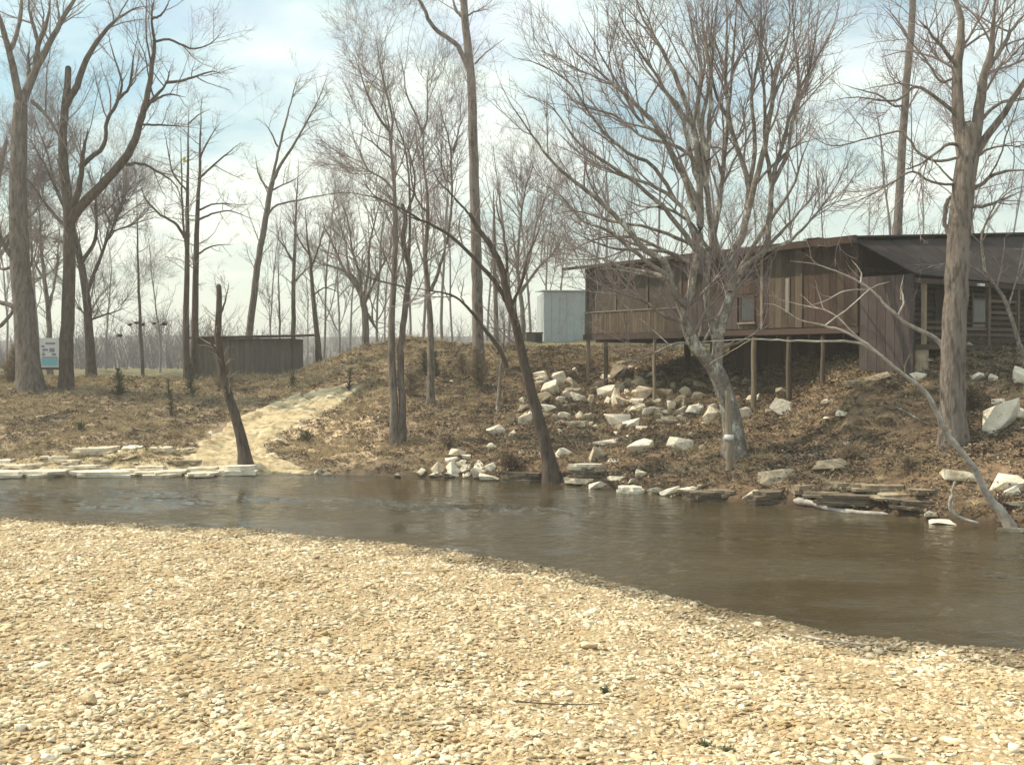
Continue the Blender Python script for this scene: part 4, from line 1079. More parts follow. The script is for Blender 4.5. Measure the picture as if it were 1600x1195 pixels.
# right-hand porch under the lean-to roof
pr = empty('side_porch_roof'); pr.parent = house
nsh = 15
for i in range(nsh):
    a_ = -.35 + i * .92; b_ = a_ + .905
    rz_ = lambda y: 2.80 + .078 * max(y, -.3)
    ez_ = lambda y: 1.56 - .02 * y
    slab('roof_sheet', [(LN + .11, a_, rz_(a_)), (LN + 2.4, a_, ez_(a_)), (LN + 2.4, b_, ez_(b_)), (LN + .11, b_, rz_(b_))], .035, M['roof_grey'], pr)
box('fascia', (LN + 2.32, LN + 2.37, -.35, 12, 1.28, 1.44), M['wood_dark'], pr)
DK = -.62
box('deck', (LN + .12, LN + 2.35, .1, 11.5, DK - .16, DK), M['wood_brown'], house)
for i in range(7):
    y_ = .25 + i * 1.75
    box('porch_post', (LN + 2.16, LN + 2.28, y_, y_ + .12, DK, 1.42), M['wood_pale' if i in (0, 4) else 'wood_brown'], house)
    box('pier', (LN + 2.0, LN + 2.3, y_ - .1, y_ + .2, hground(LN + 2.1, y_) - .4, DK - .165), M['rock_grey'], house)
rail2 = empty('slat_railing'); rail2.parent = house
for i in range(6):
    if i > 2: continue
    y_ = .25 + i * 1.75
    nsl = 4 if i < 2 else 8
    for k in range(nsl):
        box('slat', (LN + 2.18 + .01 * (k % 2), LN + 2.22 + .01 * (k % 2), y_ + .125, y_ + 1.745, DK + .10 + k * .19, DK + .10 + k * .19 + .09), M['wood_brown' if k % 3 else 'wood_dark'], rail2)
dr = empty('side_door'); dr.parent = house
box('leaf', (LN + .155, LN + .19, 3.9, 4.8, DK + .01, 1.35), M['wood_mauve'], dr); box('handle', (LN + .192, LN + .24, 4.66, 4.72, .3, .36), M['white'], dr)
for wy_ in (1.5, 6.2):
    w3 = empty('side_window'); w3.parent = house
    box('pane', (LN + .155, LN + .17, wy_, wy_ + 1.0, .1, 1.2), M['glass'], w3)
    for d_ in ((LN + .15, LN + .19, wy_ - .09, wy_ - .002, .0, 1.3), (LN + .15, LN + .19, wy_ + 1.002, wy_ + 1.09, .0, 1.3), (LN + .15, LN + .19, wy_, wy_ + 1, .0, .098), (LN + .15, LN + .19, wy_, wy_ + 1, 1.202, 1.3)):
        box('frame', d_, M['wood_pale'], w3)
box('porch_lamp', (LN + 2.38, LN + 2.48, 2.9, 3.2, 1.30, 1.38), M['white'], house)
# small shiny things under the floor, painted white in place of glints
for lb, (px, py, Y) in (('small shiny thing painted white as a glint under the porch left of the pale tree', (1030, 556, 45.5)), ('small shiny thing painted white as a glint behind the low fork of the pale tree', (1096, 554, 42.5))):
    p = at(px, py, Y); g_ = h1(p[0], p[1])
    t_ = Tubes(); t_.add(np.array([[[p[0] - .12, p[1], g_ + .07], [p[0] - .1, p[1], g_ + .07], [p[0] + .1, p[1], g_ + .09], [p[0] + .12, p[1], g_ + .09]]]), np.array([[.01, .06, .06, .01]]), 10)
    o = link_mesh('glint_piece', np_mesh('glint_piece', np.concatenate(t_.V), np.concatenate(t_.Q)), M['white']); tag(o, lb, 'glint_piece')

# ------------------------------------------------------------------ grey metal building and small hut behind
mbx = at(850, 530, 72); g0 = h1(mbx[0], 72)
mb = empty('metal_building', 'pale grey-green metal building behind the left end of the stilt house', 'building', (mbx[0], 72.0, g0), math.radians(4))
hh = 3.25
for i in range(12):
    box('wall_panel', (i * .5 + .004, i * .5 + .496, -.03 * (i % 2), .05, -.2, hh), M['metal_pale'], mb)
box('wall', (0, 6, .06, 5, -.2, hh - .05), M['metal_pale'], mb)
slab('roof', [(-.15, -.15, hh + .1), (6.2, -.15, hh + .1), (6.2, 5.2, hh + .35), (-.15, 5.2, hh + .35)], .08, M['metal_pale'], mb)
hx = at(822, 532, 70); ht = empty('pump_box', 'low brown box with a dark hatch left of the grey metal building', 'box', (hx[0], 70, h1(hx[0], 70)))
box('body', (0, 1.05, 0, .7, -.1, .62), M['wood_brown'], ht, .02); box('hatch', (.6, .98, -.03, -.004, .08, .52), M['black'], ht); box('lid', (-.05, 1.1, -.06, .76, .63, .68), M['wood_dark'], ht)

# ------------------------------------------------------------------ shed
SY = 60.0
sx0, sx1 = ux(303, SY), ux(455, SY)
sg = min(h1(sx0, SY), h1(sx1, SY))
shed = empty('shed', 'low grey wooden shed with a flat dark roof on the left flat', 'shed', (sx0, SY, sg), math.radians(-1.5))
sw = sx1 - sx0; sh = zz(529, SY) - sg
box('wall', (0, sw, .04, 3.2, -.3, sh), M['shed_wall'], shed)
nb = 19
for i in range(nb):
    a_ = i * sw / nb
    box('plank', (a_ + .006, a_ + sw / nb - .006, -.02 + rr.uniform(-.006, .006), .035, -.3, sh - .01), M['shed_wall'], shed)
box('corner_post', (sw + .002, sw + .14, -.03, .12, -.3, sh - .01), M['wood_brown'], shed)
slab('roof', [(-.35, -.4, sh + .08), (sw + .62, -.4, sh + .2), (sw + .62, 3.6, sh + .32), (-.35, 3.6, sh + .2)], .13, M['roof_dark'], shed)

# ------------------------------------------------------------------ sign between the two giant trunks
SGY = 56.0
s0, s1 = at(62, 574, SGY), at(92, 528, SGY)
gz = h1(s0[0], SGY)
sign = empty('sign', 'white framed sign board with a pale blue band at the bottom between two giant trunks', 'sign', (s0[0], SGY, gz))
sw_, sb, st = s1[0] - s0[0], s0[2] - gz, s1[2] - gz
box('board', (0, sw_, 0, .04, sb, st), M['white'], sign)
box('blue_band', (.10, sw_ - .07, -.012, -.003, sb + .09, sb + .46), M['blue'], sign)
for (a_, b_, c_, d_) in [(.12, .9, .48, .54), (.12, .28, .60, .70), (.62, .84, .60, .72), (.14, .42, .84, .95), (.50, .76, .78, .98), (.10, .26, 1.02, 1.12), (.30, .80, 1.17, 1.27), (.16, .24, .72, .80)]:
    box('faded_print', (a_ * sw_ / .98, b_ * sw_ / .98, -.008, -.003, sb + c_, sb + d_), M['smudge'], sign)
for a_ in (-.07, sw_ + .002):
    box('post', (a_, a_ + .065, -.01, .06, -.3, st + .02), M['wood_pale'], sign)
box('shelf', (-.1, sw_ + .1, -.08, .10, sb - .12, sb - .004), M['wood_brown'], sign)

# ------------------------------------------------------------------ pale pole with a ring, in front of the big pale tree
pb = gp(1139, 735)
pole = empty('pole', 'pale slim pole with a white ring before the foot of the great pale tree', 'pole', tuple(pb))
t_ = Tubes(); top = at(1137, 610, pb[1]) - pb
t_.add(np.array([[[0, 0, -.2], [.01, 0, top[2] * .3], [-.01, 0, top[2] * .6], [top[0], 0, top[2]]]]), np.array([[.11, .10, .095, .085]]), 10)
link_mesh('shaft', np_mesh('shaft', np.concatenate(t_.V), np.concatenate(t_.Q)), M['wood_pale'], pole)
rz0 = (at(1139, 683, pb[1]) - pb)[2]
t_ = Tubes(); t_.add(np.array([[[0, 0, rz0 - .08], [0, 0, rz0 - .07], [0, 0, rz0 + .07], [0, 0, rz0 + .08]]]), np.array([[.10, .145, .145, .10]]), 12)
link_mesh('ring', np_mesh('ring', np.concatenate(t_.V), np.concatenate(t_.Q)), M['white'], pole)

# ------------------------------------------------------------------ rocks
def hull_rock(seed, w, d, h, npts=11, box_=.72, bev=.022):
    r = random.Random(seed); bm = bmesh.new()
    for i in range(npts):
        v = Vector((r.gauss(0, 1), r.gauss(0, 1), r.gauss(0, 1))).normalized()
        c = Vector([max(-box_, min(box_, q)) / box_ for q in v])
        v = v * .35 + c * .65
        v *= r.uniform(.70, 1.10)
        bm.verts.new((v.x * w / 2, v.y * d / 2, v.z * h / 2))
    g = bmesh.ops.convex_hull(bm, input=bm.verts[:])
    bmesh.ops.delete(bm, geom=list({e for e in g['geom_interior'] + g['geom_unused'] if isinstance(e, bmesh.types.BMVert)}), context='VERTS')
    bmesh.ops.bevel(bm, geom=bm.edges[:], offset=min(w, d, h) * bev, segments=1, affect='EDGES')
    me = bpy.data.meshes.new('rock'); bm.to_mesh(me); bm.free(); return me
def slab_rock(seed, w, d, h, layers=2):
    r = random.Random(seed); mbk = bmesh.new(); n = 17
    z = -h / 2
    for L_ in range(layers):
        th = h / layers * r.uniform(.8, 1.1); sc = 1 - .07 * L_ + r.uniform(-.04, .04); ox = r.uniform(-.04, .04) * w
        ang = sorted([(k + r.uniform(-.35, .35)) * 2 * math.pi / n for k in range(n)])
        lo, hi = [], []
        for a in ang:
            rad = r.uniform(.62, 1.10)
            # rounded rectangle outline
            cx_, cy_ = math.cos(a), math.sin(a); k_ = 1 / max(abs(cx_), abs(cy_)) ** .55
            xx, yy = cx_ * rad * k_ * w / 2 * sc * .9 + ox, cy_ * rad * k_ * d / 2 * sc * .9
            lo.append(mbk.verts.new((xx * .97, yy * .97, z))); hi.append(mbk.verts.new((xx, yy, z + th * .94 + r.uniform(-.03, .03) * h)))
        for k in range(n):
            q = (k + 1) % n; mbk.faces.new((lo[k], lo[q], hi[q], hi[k]))
        mbk.faces.new(hi); mbk.faces.new(lo[::-1]); z += th
    bmesh.ops.bevel(mbk, geom=[e for e in mbk.edges if e.calc_face_angle(0) > .7], offset=h * .07, segments=1, affect='EDGES')
    me = bpy.data.meshes.new('slab'); mbk.to_mesh(me); mbk.free(); return me
RS = [0]
def rock(px, py, w, h, label, kind='hull', mat='rock', name='boulder', cat='rock', group=None, depth=None, sink=.62, layers=2, tilt=.38, roll=None):
    """px,py is the centre of the rock in the photograph, w,h its size there"""
    RS[0] += 1
    b = gp(px, py + h * .42); s = b[1] / F
    if kind != 'hull' and w * s < .75: kind = 'hull'; h *= .8
    if kind == 'hull': w *= 1.52; h *= 1.48
    W_, H_ = w * s, max(h * s, .07)
    D_ = depth or (max(.6 * W_, min(W_, H_ * 1.6)) if kind == 'hull' else max(.4 * W_, .8))
    if kind != 'hull': H_ = max(H_ * 1.1, .12); W_ *= 1.08
    me = hull_rock(RS[0], W_ * 1.08, D_, H_ * 1.25) if kind == 'hull' else slab_rock(RS[0], W_, D_, H_, layers)
    o = link_mesh(name, me, M[mat])
    o.location = (b[0], b[1] + D_ * .25, max(b[2], .0) + H_ * (.5 - sink * .4))
    r = random.Random(RS[0] * 7)
    if kind == 'hull': o.rotation_euler = (r.uniform(-tilt, tilt), roll if roll is not None else r.uniform(-tilt, tilt), r.uniform(-.25, .25))
    else: o.rotation_euler = (r.uniform(-.05, .05), roll or r.uniform(-.03, .03), r.uniform(-.22, .22))
    tag(o, label, cat, group)
    return o
G1 = 'rocks piled at the water edge below the middle bank'
for (px, py, w, h, lb) in [
    (657, 740, 12, 10, 'small white rock alone at the left end of the waterside rock pile'), (685, 733, 15, 14, 'rounded white rock second from the left in the waterside pile'),
    (683, 743, 26, 6, 'flat white rock at the waterline left in the waterside pile'), (706, 735, 17, 16, 'upright pale rock in the middle of the waterside pile'),
    (709, 744, 24, 6, 'flat white rock at the waterline in the middle of the waterside pile'), (705, 722, 18, 12, 'grey-white rock one step below the top of the waterside pile'),
    (716, 710, 19, 11, 'topmost rock of the waterside pile'), (719, 724, 11, 9, 'small bright rock in the heart of the waterside pile'),
    (729, 715, 11, 10, 'small rock right beside the topmost rock of the waterside pile'), (728, 737, 17, 12, 'pale rock right of the upright one in the waterside pile'),
    (731, 745, 12, 6, 'little flat rock at the waterline right of the middle of the waterside pile'), (748, 740, 17, 14, 'large pale rock near the right end of the waterside pile'),
    (766, 732, 13, 10, 'angular rock above the right end of the waterside pile'), (765, 748, 25, 7, 'flat white rock ending the waterside pile on the right'),
    (746, 729, 14, 9, 'brownish rock between the large pale one and the top of the waterside pile')]:
    rock(px, py, w, h, lb, group=G1)
G2 = 'limestone rubble on the bank under and before the stilt house'
for (px, py, w, h, lb, *kw) in [
    (766, 699, 12, 8, 'small white rock by itself above the waterside pile'), (777, 676, 20, 12, 'pale rock left of the leaning dark trunk, larger of the two there'),
    (802, 678, 13, 10, 'smaller pale rock close left of the leaning dark trunk'), (798, 658, 12, 15, 'dim brownish rock up left of the leaning dark trunk'),
    (821, 658, 21, 13, 'bright rock touching the left side of the leaning dark trunk'), (818, 628, 10, 8, 'small white rock high beside the leaning dark trunk'),
    (815, 640, 12, 10, 'brownish rock just under the small white one beside the leaning trunk'),
    (851, 637, 26, 10, 'flat pale rock right of the leaning dark trunk'), (847, 592, 16, 7, 'thin white rock high on the bank left of the tall boulder'),
    (864, 607, 24, 20, 'wide lower half of the tall hourglass pile on the upper left of the rubble'), (874, 592, 20, 16, 'stone perched on top of the tall hourglass pile at the upper left of the rubble'),
    (890, 599, 14, 14, 'round grey rock right beside the tall hourglass pile'), (897, 613, 14, 10, 'brownish rock below the round grey one near the hourglass pile'),
    (903, 624, 22, 9, 'wedge-shaped pale rock left of the corner stilt'), (925, 630, 9, 16, 'narrow white block at the foot of the corner stilt'),
    (946, 614, 26, 16, 'square white block right of the corner stilt'), (962, 624, 11, 26, 'upright narrow slab right of the square white block'),
    (978, 628, 27, 15, 'broad pale block in the centre of the rubble'), (969, 655, 28, 21, 'biggest bright boulder low in the centre of the rubble'),
    (988, 662, 22, 12, 'pale rock leaning on the right of the biggest bright boulder'), (1002, 669, 13, 7, 'little white rock lying below the rubble centre'),
    (1007, 616, 23, 15, 'pale block left of the second stilt'), (1012, 642, 17, 17, 'white block at the foot of the second stilt'),
    (1044, 633, 17, 14, 'square white block right of the second stilt'), (1045, 645, 15, 5, 'flat stone under the square white block right of the second stilt'),
    (995, 640, 30, 8, 'flat pale stone over the biggest bright boulder'), (1086, 640, 18, 13, 'rough pale block left of the great pale tree'),
    (1038, 616, 24, 14, 'grey slanting rock just right of the second stilt'), (1076, 615, 20, 12, 'pale slanting rock between the second stilt and the great tree'),
    (1062, 628, 26, 12, 'brownish rock in the rubble left of the great pale tree'), (925, 609, 12, 9, 'small grey rock touching the corner stilt'),
    (935, 600, 14, 10, 'brown rock high between the two corner stilts'), (952, 598, 13, 10, 'grey rock high above the square white block'),
    (968, 585, 24, 18, 'large dull grey boulder high in the shade of the porch'), (985, 600, 16, 11, 'dull pink-grey rock under the porch'),
    (1003, 598, 18, 10, 'dull rock under the porch left of the second stilt'), (917, 651, 12, 10, 'small pale rock at the right end of the long flat slab'),
    (905, 650, 12, 9, 'small pale rock on top of the long flat slab'), (868, 655, 14, 9, 'mossy rock at the left end of the long flat slab'),
    (1114, 652, 24, 19, 'pale jagged block touching the left of the pole with the ring'), (1167, 648, 18, 15, 'pale block right of the pole at the foot of the big stilt'),
    (1222, 639, 28, 17, 'white block alone right of the big stilt'), (1205, 642, 12, 8, 'small dull rock left of the lone white block'),
    (948, 691, 28, 9, 'tilted white flat rock on the open slope'), (998, 702, 31, 21, 'large white boulder in the middle of the open slope'),
    (1068, 697, 28, 17, 'white slanting boulder right on the open slope'), (1096, 701, 10, 7, 'small white rock near the slanting boulder on the open slope'),
    (884, 711, 23, 15, 'white rock just right of the foot of the leaning dark tree'), (929, 713, 29, 26, 'tall pointed white rock on the lower slope'),
    (1002, 743, 13, 11, 'round white rock above the waterside slabs'), (952, 723, 20, 6, 'thin pale stone right of the pointed rock'),
    (875, 625, 12, 7, 'small rock above the long flat slab'), (1030, 600, 16, 9, 'brown rock high right of the second stilt'),
    (1056, 604, 14, 9, 'brown rock in the shade behind the fork of the great tree'), (1092, 622, 14, 10, 'grey rock behind the trunk of the great tree'),
    (1178, 612, 16, 9, 'dull rock behind the big stilt'), (842, 622, 14, 9, 'small pale rock between leaning trunk and hourglass pile'),
    (1290, 631, 26, 10, 'flat pale rock on the slope right of the lone white block'), (1319, 648, 18, 7, 'thin pale rock on the open right slope'),
    (1258, 654, 24, 7, 'thin dull rock below the lone white block')]:
    dull = any(k in lb for k in ('dull', 'brown', 'grey', 'dim', 'mossy'))
    rock(px, py, w, h, lb, group=G2, mat='rock_grey' if dull else 'rock')
LM = [(867, 600, 'the tall hourglass pile'), (946, 614, 'the square block by the corner stilt'), (978, 628, 'the broad central block'), (969, 655, 'the biggest bright boulder'),
      (1012, 642, 'the white block at the second stilt'), (1044, 633, 'the square block past the second stilt'), (1086, 640, 'the rough block by the pale tree'),
      (899, 663, 'the long flat bright slab'), (851, 637, 'the flat rock by the leaning trunk'), (1076, 612, 'the slanting rock by the pale tree'), (968, 585, 'the large boulder in the porch shade'),
      (903, 624, 'the wedge-shaped pale rock'), (1020, 598, 'the top of the second stilt heap'), (920, 590, 'the bare earth between the corner stilts'), (1150, 610, 'the rise behind the great pale tree'), (1200, 625, 'the foot of the big stilt')]
DIRS = [('left of', -1, 0), ('right of', 1, 0), ('above', 0, -1), ('below', 0, 1), ('up and left of', -.8, -.8), ('up and right of', .8, -.8), ('down and left of', -.8, .8), ('down and right of', .8, .8)]
rr2 = random.Random(9)
for (lx, ly, ln_) in LM:
    for (dn, dx, dy) in DIRS:
        if rr2.random() < .4: continue
        w = rr2.uniform(8, 17); mt = rr2.choice(['rock', 'rock', 'rock_grey', 'rock_grey'])
        rock(lx + dx * rr2.uniform(20, 30), ly + dy * rr2.uniform(12, 18), w, w * rr2.uniform(.45, .8), 'small %s stone %s %s' % ('pale' if mt == 'rock' else 'grey', dn, ln_), mat=mt, name='stone', group='small broken stones among the rubble')
G3 = 'rocks on the steep right-hand bank'
for (px, py, w, h, lb) in [
    (1566, 652, 34, 46, 'very large pale boulder standing on the right bank beside the massive trunk'), (1600, 645, 22, 22, 'pale boulder cut by the right edge beside the very large one'),
    (1564, 630, 22, 7, 'thin pale stone above the very large boulder'), (1597, 590, 26, 26, 'pale boulder cut by the right edge below the side porch'),
    (1555, 592, 12, 8, 'small white rock below the side porch, left of the edge boulder'), (1530, 590, 16, 9, 'wedge-shaped rock right of the massive trunk below the porch'),
    (1517, 544, 13, 10, 'small pale rock at the porch foot right of the massive trunk'), (1438, 589, 22, 10, 'smooth pale rock left of the massive trunk'),
    (1452, 561, 24, 10, 'pale block left of the massive trunk under the porch corner'), (1443, 540, 42, 22, 'mossy mound-like rock at the porch corner'),
    (1503, 748, 38, 15, 'jagged pale rock beside the white-barked trunk near the water'), (1580, 757, 46, 18, 'arched pale slab right of the white-barked trunk, uppermost of three'),
    (1578, 774, 26, 11, 'pale rock right of the white-barked trunk, middle of three'), (1590, 787, 30, 10, 'flat pale rock right of the white-barked trunk, lowest of three'),
    (1588, 829, 34, 8, 'flat stone in the shallows at the right edge'), (1460, 808, 22, 8, 'white pointed stone at the waterline left of the root arch'),
    (1478, 817, 28, 6, 'thin white stone at the waterline under the root arch'), (1300, 731, 44, 14, 'brownish-white boulder on the slope above the dark ledge'),
    (1209, 747, 46, 16, 'olive pale rock on the low bank above the dark cavity'), (1560, 715, 26, 8, 'dim slab on the right bank above the arched one'), (1375, 590, 26, 8, 'flat dull stone in the dark below the skirt wall')]:
    rock(px, py, w, h, lb, group=G3, mat='rock_grey' if any(k in lb for k in ('grey', 'dim', 'dull', 'mossy', 'brown', 'olive')) else 'rock')
G4 = 'flat limestone slabs lying along the left shore'
for (px, py, w, h, lb) in [
    (144, 706, 82, 10, 'long flat slab highest on the left shore'), (201, 703, 36, 8, 'bright flat slab touching the right end of the highest long one'),
    (250, 705, 42, 8, 'flat slab on the sand left of the track foot'), (285, 705, 34, 6, 'thin slab ending the upper row at the track foot'),
    (80, 717, 46, 8, 'short pale slab one row below the highest on the left shore'), (200, 719, 24, 6, 'small bright slab in the middle row of the left shore'),
    (160, 722, 44, 6, 'brownish slab in the middle row of the left shore'),
    (30, 731, 92, 9, 'long slab running off the left edge of the photo'), (135, 731, 96, 8, 'long pale slab in the second row from the water'),
    (235, 732, 80, 7, 'pale slab right of centre in the second row from the water'), (318, 735, 66, 8, 'layered slab left of the rounded one by the leaning tree'),
    (62, 741, 84, 9, 'slab at the waterline near the left edge'), (155, 742, 108, 8, 'longest bright slab at the waterline'),
    (250, 741, 84, 8, 'bright slab at the waterline left of the layered one'), (105, 723, 60, 7, 'thin slab filling the gap under the short pale one'), (0, 722, 50, 7, 'slab cut by the left edge of the photo, middle row'), (290, 724, 60, 6, 'thin brownish slab in the sand right of the middle row'),
    (4, 743, 60, 8, 'slab at the waterline cut by the left edge of the photo'), (205, 736, 60, 6, 'short slab wedged between the second row and the waterline'), (310, 743, 60, 6, 'thin slab at the waterline below the layered one'),
    (370, 737, 68, 14, 'thick rounded bright slab at the foot of the snapped leaning tree')]:
    rock(px, py, w, h, lb, kind='slab', name='rock_slab', group=G4, mat='rock_grey' if 'brownish' in lb else 'rock', sink=.1, depth=1.3 if w < 60 else 1.9)
G5 = 'flat slabs along the water below the stilt house'
for (px, py, w, h, lb, mt) in [
    (899, 663, 46, 9, 'long flat bright slab across the rubble left of the biggest boulder', 'rock'), (1057, 656, 60, 9, 'long low pale slab below the second stilt', 'rock'),
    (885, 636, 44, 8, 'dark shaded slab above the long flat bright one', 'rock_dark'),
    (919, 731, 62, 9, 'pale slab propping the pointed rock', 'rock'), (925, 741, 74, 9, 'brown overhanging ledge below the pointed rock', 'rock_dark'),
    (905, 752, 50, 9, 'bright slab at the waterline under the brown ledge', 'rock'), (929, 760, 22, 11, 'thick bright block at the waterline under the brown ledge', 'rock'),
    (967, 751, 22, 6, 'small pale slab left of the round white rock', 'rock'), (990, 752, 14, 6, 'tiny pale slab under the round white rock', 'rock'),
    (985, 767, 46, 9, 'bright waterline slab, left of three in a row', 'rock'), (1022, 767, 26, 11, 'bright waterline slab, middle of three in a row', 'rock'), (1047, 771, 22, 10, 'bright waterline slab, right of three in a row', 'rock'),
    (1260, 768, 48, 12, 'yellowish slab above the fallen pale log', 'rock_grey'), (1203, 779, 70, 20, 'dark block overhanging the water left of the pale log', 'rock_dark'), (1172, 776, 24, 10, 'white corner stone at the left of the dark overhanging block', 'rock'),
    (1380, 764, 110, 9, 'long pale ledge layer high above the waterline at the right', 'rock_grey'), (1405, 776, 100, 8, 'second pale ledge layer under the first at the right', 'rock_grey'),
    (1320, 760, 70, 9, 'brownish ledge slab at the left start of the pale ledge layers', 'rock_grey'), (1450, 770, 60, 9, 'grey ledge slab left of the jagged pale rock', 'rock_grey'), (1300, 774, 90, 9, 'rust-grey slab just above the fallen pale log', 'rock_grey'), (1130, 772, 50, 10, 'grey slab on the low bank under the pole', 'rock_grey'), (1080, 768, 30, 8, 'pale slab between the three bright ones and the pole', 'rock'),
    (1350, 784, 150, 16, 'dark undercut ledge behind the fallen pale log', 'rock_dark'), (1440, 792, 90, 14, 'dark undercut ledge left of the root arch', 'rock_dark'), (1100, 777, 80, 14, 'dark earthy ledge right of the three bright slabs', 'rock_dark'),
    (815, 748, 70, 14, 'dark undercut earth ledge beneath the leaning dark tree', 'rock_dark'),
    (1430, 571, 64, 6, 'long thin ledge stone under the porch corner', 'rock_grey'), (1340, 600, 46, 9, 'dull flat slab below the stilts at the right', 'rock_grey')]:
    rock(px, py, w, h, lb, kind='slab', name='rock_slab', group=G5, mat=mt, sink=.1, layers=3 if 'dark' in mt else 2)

G6 = 'stones along the edges of the dirt track'
for (px, py, w, h, lb) in [(470, 664, 9, 5, 'small stone at the right edge of the dirt track near its top'), (436, 690, 10, 6, 'small stone at the right edge of the dirt track halfway down'), (422, 716, 11, 6, 'small stone at the right foot of the dirt track'),
    (330, 678, 9, 5, 'small stone at the left edge of the dirt track halfway down'), (300, 694, 10, 6, 'small stone at the left foot of the dirt track'), (494, 737, 16, 6, 'flat pale stone on the shore just right of the dirt track foot'),
    (512, 741, 12, 5, 'small stone at the waterline right of the dirt track foot'), (515, 622, 9, 6, 'small stone near the top of the dirt track on its right'), (620, 744, 12, 6, 'dark stone at the waterline left of the waterside pile')]:
    rock(px, py, w, h, lb, group=G6, name='stone', mat='rock_grey' if 'dark' in lb else 'rock')
# fallen log, driftwood, root arch
def stick(name, label, pts, r0, r1, mat, cat, bar=False, lift=.05, Y=None, sides=8, jig=0.03):
    W_ = [gp(px, py, bar) + [0, 0, lift] if Y is None else at(px, py, Y) for px, py in pts]
    P, _ = catmull(W_, np.zeros(len(W_)), 22)
    t = np.linspace(0, 1, 22); R = (r0 * (1 - t) + r1 * t) * (1 + .1 * np.sin(t * 23))
    R[0] *= .35; R[-1] *= .35
    t_ = Tubes(); t_.add(P[None], R[None], sides)
    o = link_mesh(name, np_mesh(name, np.concatenate(t_.V), np.concatenate(t_.Q)), M[mat]); tag(o, label, cat); return o
stick('fallen_log', 'pale bleached log lying along the waterline below the dark ledge', [(1240, 788), (1275, 793), (1310, 799), (1350, 803), (1388, 806)], .10, .05, 'bark_white', 'log', lift=.08)
stick('driftwood', 'long thin pale stick lying on the gravel near the right water edge', [(1255, 1000), (1290, 1006), (1320, 1010), (1357, 1014)], .018, .010, 'bark_white', 'stick', bar=True, lift=.05)
stick('driftwood', 'thin dark stick lying across the gravel in the lower right half', [(800, 1103), (850, 1107), (905, 1110), (945, 1106)], .009, .005, 'wood_brown', 'stick', bar=True, lift=.05)
stick('root', 'pale arching root dipping into the water left of the white-barked trunk', [(1488, 772), (1484, 790), (1492, 804), (1508, 812), (1530, 818)], .05, .04, 'bark_white', 'root', Y=26.0)
stick('root', 'thin arching shoot beside the jagged pale rock near the white-barked trunk', [(1492, 752), (1488, 768), (1490, 790)], .03, .02, 'bark_white', 'root', Y=26.6)
stick('log', 'short dark curved log lying on the bank just left of the twin stems', [(584, 655), (592, 660), (602, 661), (611, 657)], .07, .06, 'bark_dark', 'log', lift=.06)

rr3 = random.Random(21)
for (x0, y0, x1, y1, lb) in [
    (560, 690, 592, 684, 'fallen grey branch on the straw slope left of the twin stems'), (690, 655, 730, 640, 'fallen branch on the dark slope right of the slim forked trunk'),
    (1180, 672, 1235, 662, 'fallen branch on the open slope right of the pole with the ring'), (1330, 690, 1392, 676, 'long fallen branch on the open right slope'),
    (1400, 640, 1452, 668, 'branch slanting down left of the massive right trunk'), (905, 545, 975, 566, 'pale board propped in the shade under the porch floor'),
    (1250, 715, 1296, 708, 'short branch above the dark overhanging block'), (60, 655, 112, 650, 'thin fallen branch on the left bank'),
    (200, 680, 236, 672, 'thin fallen branch low on the left bank beside the low shrub'), (1110, 716, 1075, 722, 'thin branch left of the foot of the pole')]:
    mx_ = [(x0, y0), ((x0 * 2 + x1) / 3 + rr3.uniform(-3, 3), (y0 * 2 + y1) / 3 + rr3.uniform(-3, 3)), ((x0 + 2 * x1) / 3 + rr3.uniform(-3, 3), (y0 + 2 * y1) / 3 + rr3.uniform(-3, 3)), (x1, y1)]
    stick('fallen_branch', lb, mx_, .045, .015, 'bark_pale' if rr3.random() < .5 else 'bark_dark', 'branch', lift=.06, sides=6)
for i, (px, py, w, h, lb) in enumerate([
    (700, 700, 44, 18, 'low brown weeds on the slope above the waterside rock pile'), (1030, 735, 40, 16, 'low brown weeds left of the pole with the ring'),
    (1330, 715, 60, 18, 'low brown weeds above the pale ledge layers'), (1420, 735, 50, 20, 'low brown weeds left of the white-barked trunk'),
    (480, 690, 34, 14, 'greenish low weeds on the straw slope right of the track'), (1520, 640, 46, 30, 'brown brush right of the massive trunk base'),
    (640, 620, 34, 30, 'brown brush just right behind the twin stems'), (545, 610, 18, 30, 'thin reddish brush at the top end of the dirt track'),
    (1560, 800, 46, 30, 'brown brush tangle at the foot of the white-barked trunk'), (800, 735, 50, 20, 'brown brush hanging over the undercut left of the leaning trunk')]):
    cedar('brush', lb, px, py, w, h, 170 + i, mat='litter' if i != 4 else 'weed', cat='brush')
# mossy and grassy lumps, weeds on the gravel
def weed(label, px, py, r, seed, mat='weed'):
    b = gp(px, py, True); rg = np.random.default_rng(seed); n = 90
    a = rg.uniform(0, 2 * math.pi, n); d = np.stack([np.cos(a), np.sin(a), rg.uniform(.15, 1.4, n)], 1)
    P, R = grow(np.tile(b + [0, 0, -.01], (n, 1)) + rg.normal(0, r * .15, (n, 3)) * [1, 1, .1], d, r * rg.uniform(.5, 1.1, n), np.full(n, .006), np.full(n, .002), 3, .15, -.03, rg)
    t_ = Tubes(); t_.add(P, R, 3)
    p, d2_, rd, t2, L_ = spawn(P, R, 40, .3, 50, rg); P2, R2 = grow(p, d2_, np.full(len(p), r * .22), np.full(len(p), .007), np.full(len(p), .002), 2, .1, 0, rg); t_.add(P2, R2, 3)
    o = link_mesh('weed', np_mesh('weed', np.concatenate(t_.V), np.concatenate(t_.Q)), M[mat]); tag(o, label, 'plant')
weed('left of the two grey-green weeds on the gravel near the bottom edge', 1101, 1166, .085, 1)
weed('right of the two grey-green weeds on the gravel near the bottom edge', 1140, 1176, .08, 2)
